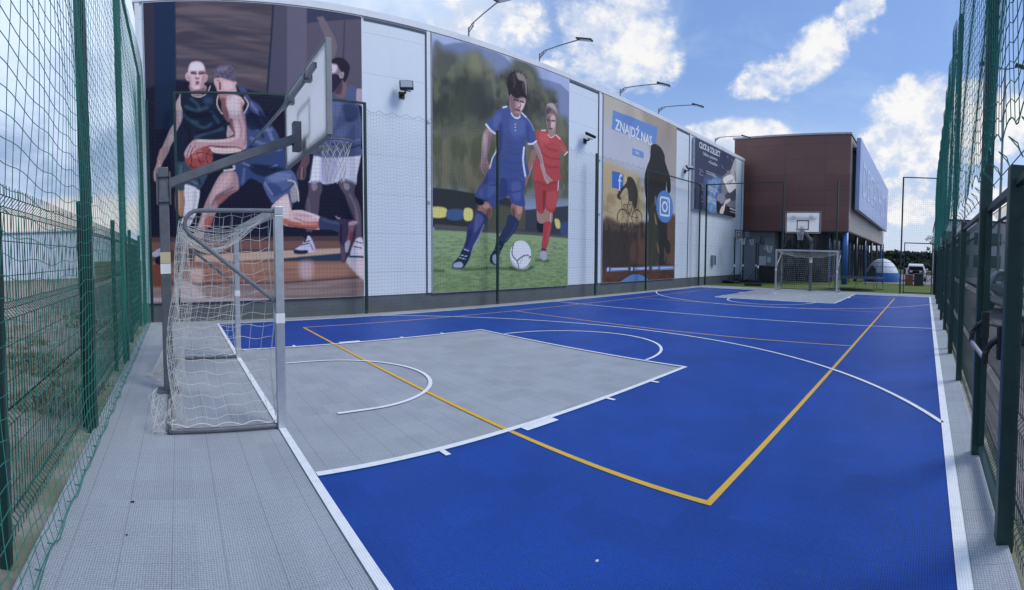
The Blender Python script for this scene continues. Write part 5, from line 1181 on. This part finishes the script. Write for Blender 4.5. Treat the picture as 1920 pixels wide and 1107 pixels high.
# crate, bin, bicycle, boards
WOOD=mat('orange_brown_wood',(.21,.085,.035),.7,var=.3,scale=4); cr=thing('wooden_crate','orange-brown wooden planter box beside the dark bin beyond the wire gate','crate',(33.2,-4.55,-.02)); MB().box(32.9,33.5,-4.85,-4.3,-.02,.72,None,.01).build('box',WOOD,cr)
m_=MB()
for z in (.1,.34,.58): m_.box(32.88,32.899,-4.86,-4.29,z,z+.16)
m_.build('slat',WOOD,cr)
bi=thing('litter_bin','dark square litter bin beside the orange-brown planter box','bin',(33.1,-5.25,-.02)); MB().box(32.8,33.4,-5.6,-4.93,-.02,.74,None,.03).build('body',mat('navy_bin',(.02,.026,.042),.5),bi); MB().box(32.77,33.43,-5.63,-4.9,.74,.82,None,.02).build('lid',BLACK,bi)
bk_=thing('bicycle','black bicycle leaning beside the dark litter bin beyond the wire gate','bicycle',(33.0,-6.0,-.02)); Mb=Matrix.Translation((32.9,-5.95,-.02))@Matrix.Rotation(R(-78),4,'Z')@Matrix.Rotation(R(4),4,'X')
for cx in (-.52,.52):
    m_=MB(); m_.tube([Mb@V(cx+.34*math.cos(i*.2618),0,.34+.34*math.sin(i*.2618)) for i in range(24)],.022,6,closed=True)
    tr_=m_.build('wheel',BLACK,bk_); m_=MB()
    for i in range(12): m_.tube([Mb@V(cx,0,.34),Mb@V(cx+.33*math.cos(i*.5236),0,.34+.33*math.sin(i*.5236))],.0025,3)
    m_.build('spokes',GALV,tr_)
m_=MB(); P_=lambda x,z,y=0:Mb@V(x,y,z)
for a,b_ in (((-.52,.34),(-.05,.32)),((-.05,.32),(-.22,.82)),((-.22,.82),(.40,.80)),((-.05,.32),(.42,.72)),((-.52,.34),(-.2,.75)),((.38,.95),(.52,.34))): m_.tube([P_(*a),P_(*b_)],.018,6)
m_.build('frame',mat('bike_frame',(.03,.03,.035),.3),bk_); MB().tube([P_(.30,1.0,-.28),P_(.40,.97,-.1),P_(.40,.97,.1),P_(.30,1.0,.28)],.013,6).build('handlebar',BLACK,bk_); MB().box(-.34,-.1,-.06,.06,.86,.91,Mb,.02).build('saddle',BLACK,bk_)
wb=thing('wooden_board','reddish wooden board on dark posts far right beyond the wire gate','board',(36,-7.0,0)); MB().box(35.95,36.05,-7.5,-6.55,.85,1.75).build('panel',mat('red_wood',(.17,.06,.04),.7,var=.2),wb); MB().box(35.96,36.04,-7.4,-7.3,-.03,.85).build('post',BLACK,wb); MB().box(35.96,36.04,-6.75,-6.65,-.03,.85).build('post',BLACK,wb)
# ------------------------------------------------------------------ cars
CARG=mat('car_glass',(.02,.025,.03),.06,var=.1,spec=.6); TYRE=mat('tyre_rubber',(.02,.02,.022),.8); RIMM=mat('wheel_rim',(.35,.36,.38),.35,.6)
def car(x,y,rz,paint,label,open_boot=False):
    t=thing('parked_car',label,'car',(x,y,-.03)); M=Matrix.Translation((x,y,-.03))@Matrix.Rotation(rz,4,'Z')
    ST=[(0,.42,.86,.90,.78,.80,.72),(.08,.30,.92,1.30,.84,.85,.62),(.45,.24,.95,1.46,.87,.88,.61),(1.1,.22,.95,1.50,.88,.89,.62),(2.0,.22,.94,1.48,.88,.89,.61),(2.55,.22,.92,1.30,.88,.88,.64),(3.05,.22,.90,.97,.88,.87,.72),(3.7,.24,.78,.84,.86,.84,.70),(4.1,.28,.62,.68,.78,.76,.62),(4.2,.34,.5,.54,.66,.66,.55)]
    mb=MB(); n=0
    for X,zb,zl,zt,wl_,wb_,wt_ in ST:
        half=[(wl_*.9,zb),(wl_,zb+.12),(wb_,(zb+zl)/2+.08),(wb_*.985,zl),(wt_,zt-.03),(wt_*.8,zt)]
        ring=half+[(-a,b) for a,b in reversed(half)]; mb.v+=[tuple(M@V(X,a,b)) for a,b in ring]; n=len(ring)
    for i in range(len(ST)-1):
        for j in range(n): mb.f.append((i*n+j,i*n+(j+1)%n,(i+1)*n+(j+1)%n,(i+1)*n+j))
    mb.f.append(tuple(range(n))); mb.f.append(tuple((len(ST)-1)*n+j for j in range(n)))
    body=mb.build('body',paint,t,smooth=False)
    def qd(nm,*p,m=CARG): return MB().quad(*[M@V(*q) for q in p]).build(nm,m,t)
    for sy in (1,-1):
        qd('side_window',(.55,sy*.872,1.0),(1.25,sy*.882,1.0),(1.25,sy*.647,1.43),(.62,sy*.64,1.40)); qd('side_window',(1.32,sy*.882,1.0),(2.45,sy*.878,.98),(2.1,sy*.64,1.42),(1.32,sy*.647,1.43))
        for wx in (.75,3.35):
            c=V(wx,sy*.80,.31); w_=MB().tube([M@(c-V(0,.11,0)),M@(c+V(0,.11,0))],.31,24).build('wheel',TYRE,t); MB().tube([M@(c+V(0,sy*.09,0)),M@(c+V(0,sy*.118,0))],.2,16).build('rim',RIMM,w_)
        MB().box(-.02,.10,.62*sy-.1,.62*sy+.1,.78,.98,M,.02).build('tail_light',mat('tail_red',(.35,.01,.012),.25),t); MB().box(4.02,4.16,.56*sy-.14,.56*sy+.14,.56,.68,M,.02).build('headlight',mat('head_glass',(.6,.62,.65),.15),t)
        MB().box(2.5,2.66,sy*.98-.09,sy*.98+.09,.98,1.10,M,.03).build('mirror',paint,t)
    qd('windscreen',(2.58,.60,1.285),(2.58,-.60,1.285),(3.03,-.68,.995),(3.03,.68,.995)); MB().box(4.19,4.22,-.26,.26,.40,.50,M).build('number_plate',WTAPE,t)
    if open_boot:
        qd('boot_opening',(-.012,.66,.62),(-.012,-.66,.62),(.035,-.60,1.30),(.035,.60,1.30),m=mat('boot_dark',(.006,.006,.008),.8)); MB().box(-.75,.06,-.62,.62,1.40,1.46,M@Matrix.Translation((0,0,.1))@Matrix.Rotation(R(-12),4,'Y'),.02).build('tailgate',paint,t)
        MB().box(-.04,.01,-.8,.8,.36,.60,M,.03).build('bumper',paint,t); MB().box(.0,.05,-.3,.3,.62,.95,M).build('luggage',mat('grey_luggage',(.10,.10,.11),.8),t)
    else: qd('rear_window',(.06,.60,.98),(.06,-.60,.98),(.09,-.57,1.27),(.09,.57,1.27))
WCAR=mat('white_car_paint',(.72,.74,.76),.22,var=.03); SCAR=mat('silver_car_paint',(.42,.44,.46),.25,.5,var=.05)
car(40,-4.9,0,WCAR,'white hatchback with its boot open, parked beyond the wire gate',True)
car(17.6,-8.9,R(186),SCAR,'silver car parked behind the right-hand fence, seen between the gate posts'); car(9.6,-8.6,R(184),WCAR,'white car parked right behind the near panels of the right-hand fence')
# ------------------------------------------------------------------ office block, lamps, trees and woods
wh=thing('warehouse','long pale blue-grey warehouse standing in the field behind the welded panel fence','building',(-18,36,0)); Mw=Matrix.Translation((-18,38,0))@Matrix.Rotation(R(17),4,'Z')
MB().box(-30,9.2,0,14,-.05,4.6,Mw).build('wall',clad_mat('warehouse_cladding',(.58,.66,.76),40,rough=.5),wh); MB().box(-30.2,9.4,-.2,14.2,4.6,4.72,Mw).build('roof_edge',mat('pale_roof_edge',(.5,.56,.64),.5),wh)
ob=thing('office_block','pale office block with green window bands behind the right-hand fence','building',(70,-16,0)); MB().box(64,90,-21,-6.9,-.05,7.4).build('wall',clad_mat('office_cladding',(.50,.52,.54),1.4),ob); MB().box(63.9,90.1,-21.1,-6.8,7.4,7.7).build('roof_edge',DSEAM,ob)
for z in (1.2,4.3):
    for i in range(6): MB().box(63.93,64.0,-20.4+i*2.2,-18.8+i*2.2,z,z+1.7).build('window',mat('green_glass',(.02,.075,.06),.12,var=.3,scale=1),ob)
def lamp_post(x,y,h,label,two):
    t=thing('street_lamp',label,'lamp',(x,y,-.04),'lamps beyond the right-hand fence'); MB().tube([(x,y,-.04),(x,y,h)],.08,10,r2=.05).build('pole',GALV,t)
    for sx_ in ((-1,1) if two else (-1,)):
        MB().tube([(x,y,h-.1),(x+.1,y+sx_*-.6,h+.12)],.03,6).build('arm',GALV,t); M=Matrix.Translation((x+.1,y-sx_*.9,h+.16))@Matrix.Rotation(R(12)*sx_,4,'X'); MB().box(-.16,.16,-.4,.4,-.05,.05,M,.03).build('lamp_head',mat('lamp_housing',(.045,.048,.055),.4),t)
lamp_post(22.5,-9.3,11.4,'tall double-headed street lamp seen through the upper right-hand net',True); lamp_post(46,-9.4,10.8,'distant street lamp seen low through the right-hand net',False)
LEAFD=mat('dark_leaves',(.030,.042,.024),.7,var=.5,scale=1.2); BARK=mat('bark',(.07,.055,.045),.9,var=.3); FOREST=mat('forest_leaves',(.028,.045,.030),.85,var=.55,scale=.05)
rgt=random.Random(12)
tt=thing('young_tree','sparse young tree with a few dark leaf tufts at the far right','tree',(46,-6.6,-.03)); m_=MB(); m_.tube([(46,-6.6,-.05),(46.05,-6.55,1.6),(46,-6.5,4.3)],.06,6,r2=.015); tips=[]
for i in range(14):
    a=rgt.uniform(0,6.28); z=rgt.uniform(1.5,3.9); e=V(46+.75*math.cos(a),-6.55+.75*math.sin(a),z+.5); m_.tube([(46,-6.55,z),e],.014,4,r2=.006); tips.append(e)
m_.build('trunk',BARK,tt); m_=MB()
for e in tips: leafclump(m_,e,.22,.22,.2,26,.07,rgt)
m_.build('crown',LEAFD,tt,fix=False)
def wood(name,pts,hgt,depth,n,size,label=None):
    mb=MB()
    for i in range(n):
        f=rgt.random()*(len(pts)-1); k=int(f); p=Vector(pts[k]).lerp(Vector(pts[min(k+1,len(pts)-1)]),f-k); h=hgt*rgt.uniform(.72,1.12); x,y=p.x+rgt.uniform(0,depth)*(1 if p.x>0 else -1),p.y+rgt.uniform(-depth,depth)*.3
        leafclump(mb,(x,y,h*.5),size*rgt.uniform(.7,1.2),size*rgt.uniform(.7,1.2),h*.55,34,size*.30,rgt)
        leafclump(mb,(x,y,h*.88),size*.45,size*.45,h*.16,10,size*.2,rgt)
    o=mb.build(name,FOREST,None,fix=False); return tag(o,kind='stuff')
wood('distant_wood',[(300,-260,0),(320,-120,0),(330,-20,0),(330,80,0)],8.6,30,520,6)
wood('distant_wood',[(-90,330,0),(-160,280,0),(-210,200,0),(-240,110,0)],10.5,30,330,6)
wood('hedge_bank',[(95,-30,0),(100,-8,0),(98,12,0)],2.2,5,90,2)
# weeds and grass in the strip behind the near fence
WEED=mat('weed_leaves',(.14,.20,.085),.85,var=.4,scale=1.5,col2=(.30,.285,.19)); wm=MB()
for i in range(5200):
    x=-1.86-abs(rgt.gauss(0,1))*2.6 if i%2 else -1.84-rgt.random()*2.2; y=rgt.uniform(-6,9) if i%3 else rgt.uniform(-4.5,3)
    if math.sin(x*2.1+y*1.3)+math.sin(y*2.7-x)*.8<.25: continue
    for _ in range(5):
        a=rgt.uniform(0,6.28); h=rgt.uniform(.025,.13); d=V(math.cos(a),math.sin(a),0)*h*rgt.uniform(.3,1.0); o=V(x+rgt.gauss(0,.03),y+rgt.gauss(0,.03),-.055); n_=V(-math.sin(a),math.cos(a),0)*rgt.uniform(.004,.011)
        wm.quad(o-n_,o+n_,o+d*.6+n_*.8+V(0,0,h*.7),o+d+V(0,0,h))
tag(wm.build('weeds',WEED,None,fix=False),kind='stuff')
# a few bits lying on the court
for i,(x,y,s_,m,l) in enumerate(((-1.27,-2.62,.009,BLACK,'dark pebble on the grey tiles, farther of the two beside the teal net'),(-1.27,-3.0,.006,BLACK,'dark pebble on the grey tiles, nearer of the two beside the teal net'),(.97,-4.18,.008,WTAPE,'small white scrap on the blue court near the camera'))):
    m_=MB(); bm=bmesh.new(); bmesh.ops.create_icosphere(bm,subdivisions=2,radius=1); 
    for v_ in bm.verts: v_.co*=1+.25*math.sin(v_.co.x*5+i)+.15*math.sin(v_.co.y*7)
    m_.add_bm(bm,Matrix.Translation((x,y,s_*.6))@Matrix.Diagonal((s_*1.5,s_,s_*.6,1))); tag(m_.build('pebble' if m is BLACK else 'paper_scrap',m),l,'pebble' if m is BLACK else 'litter')
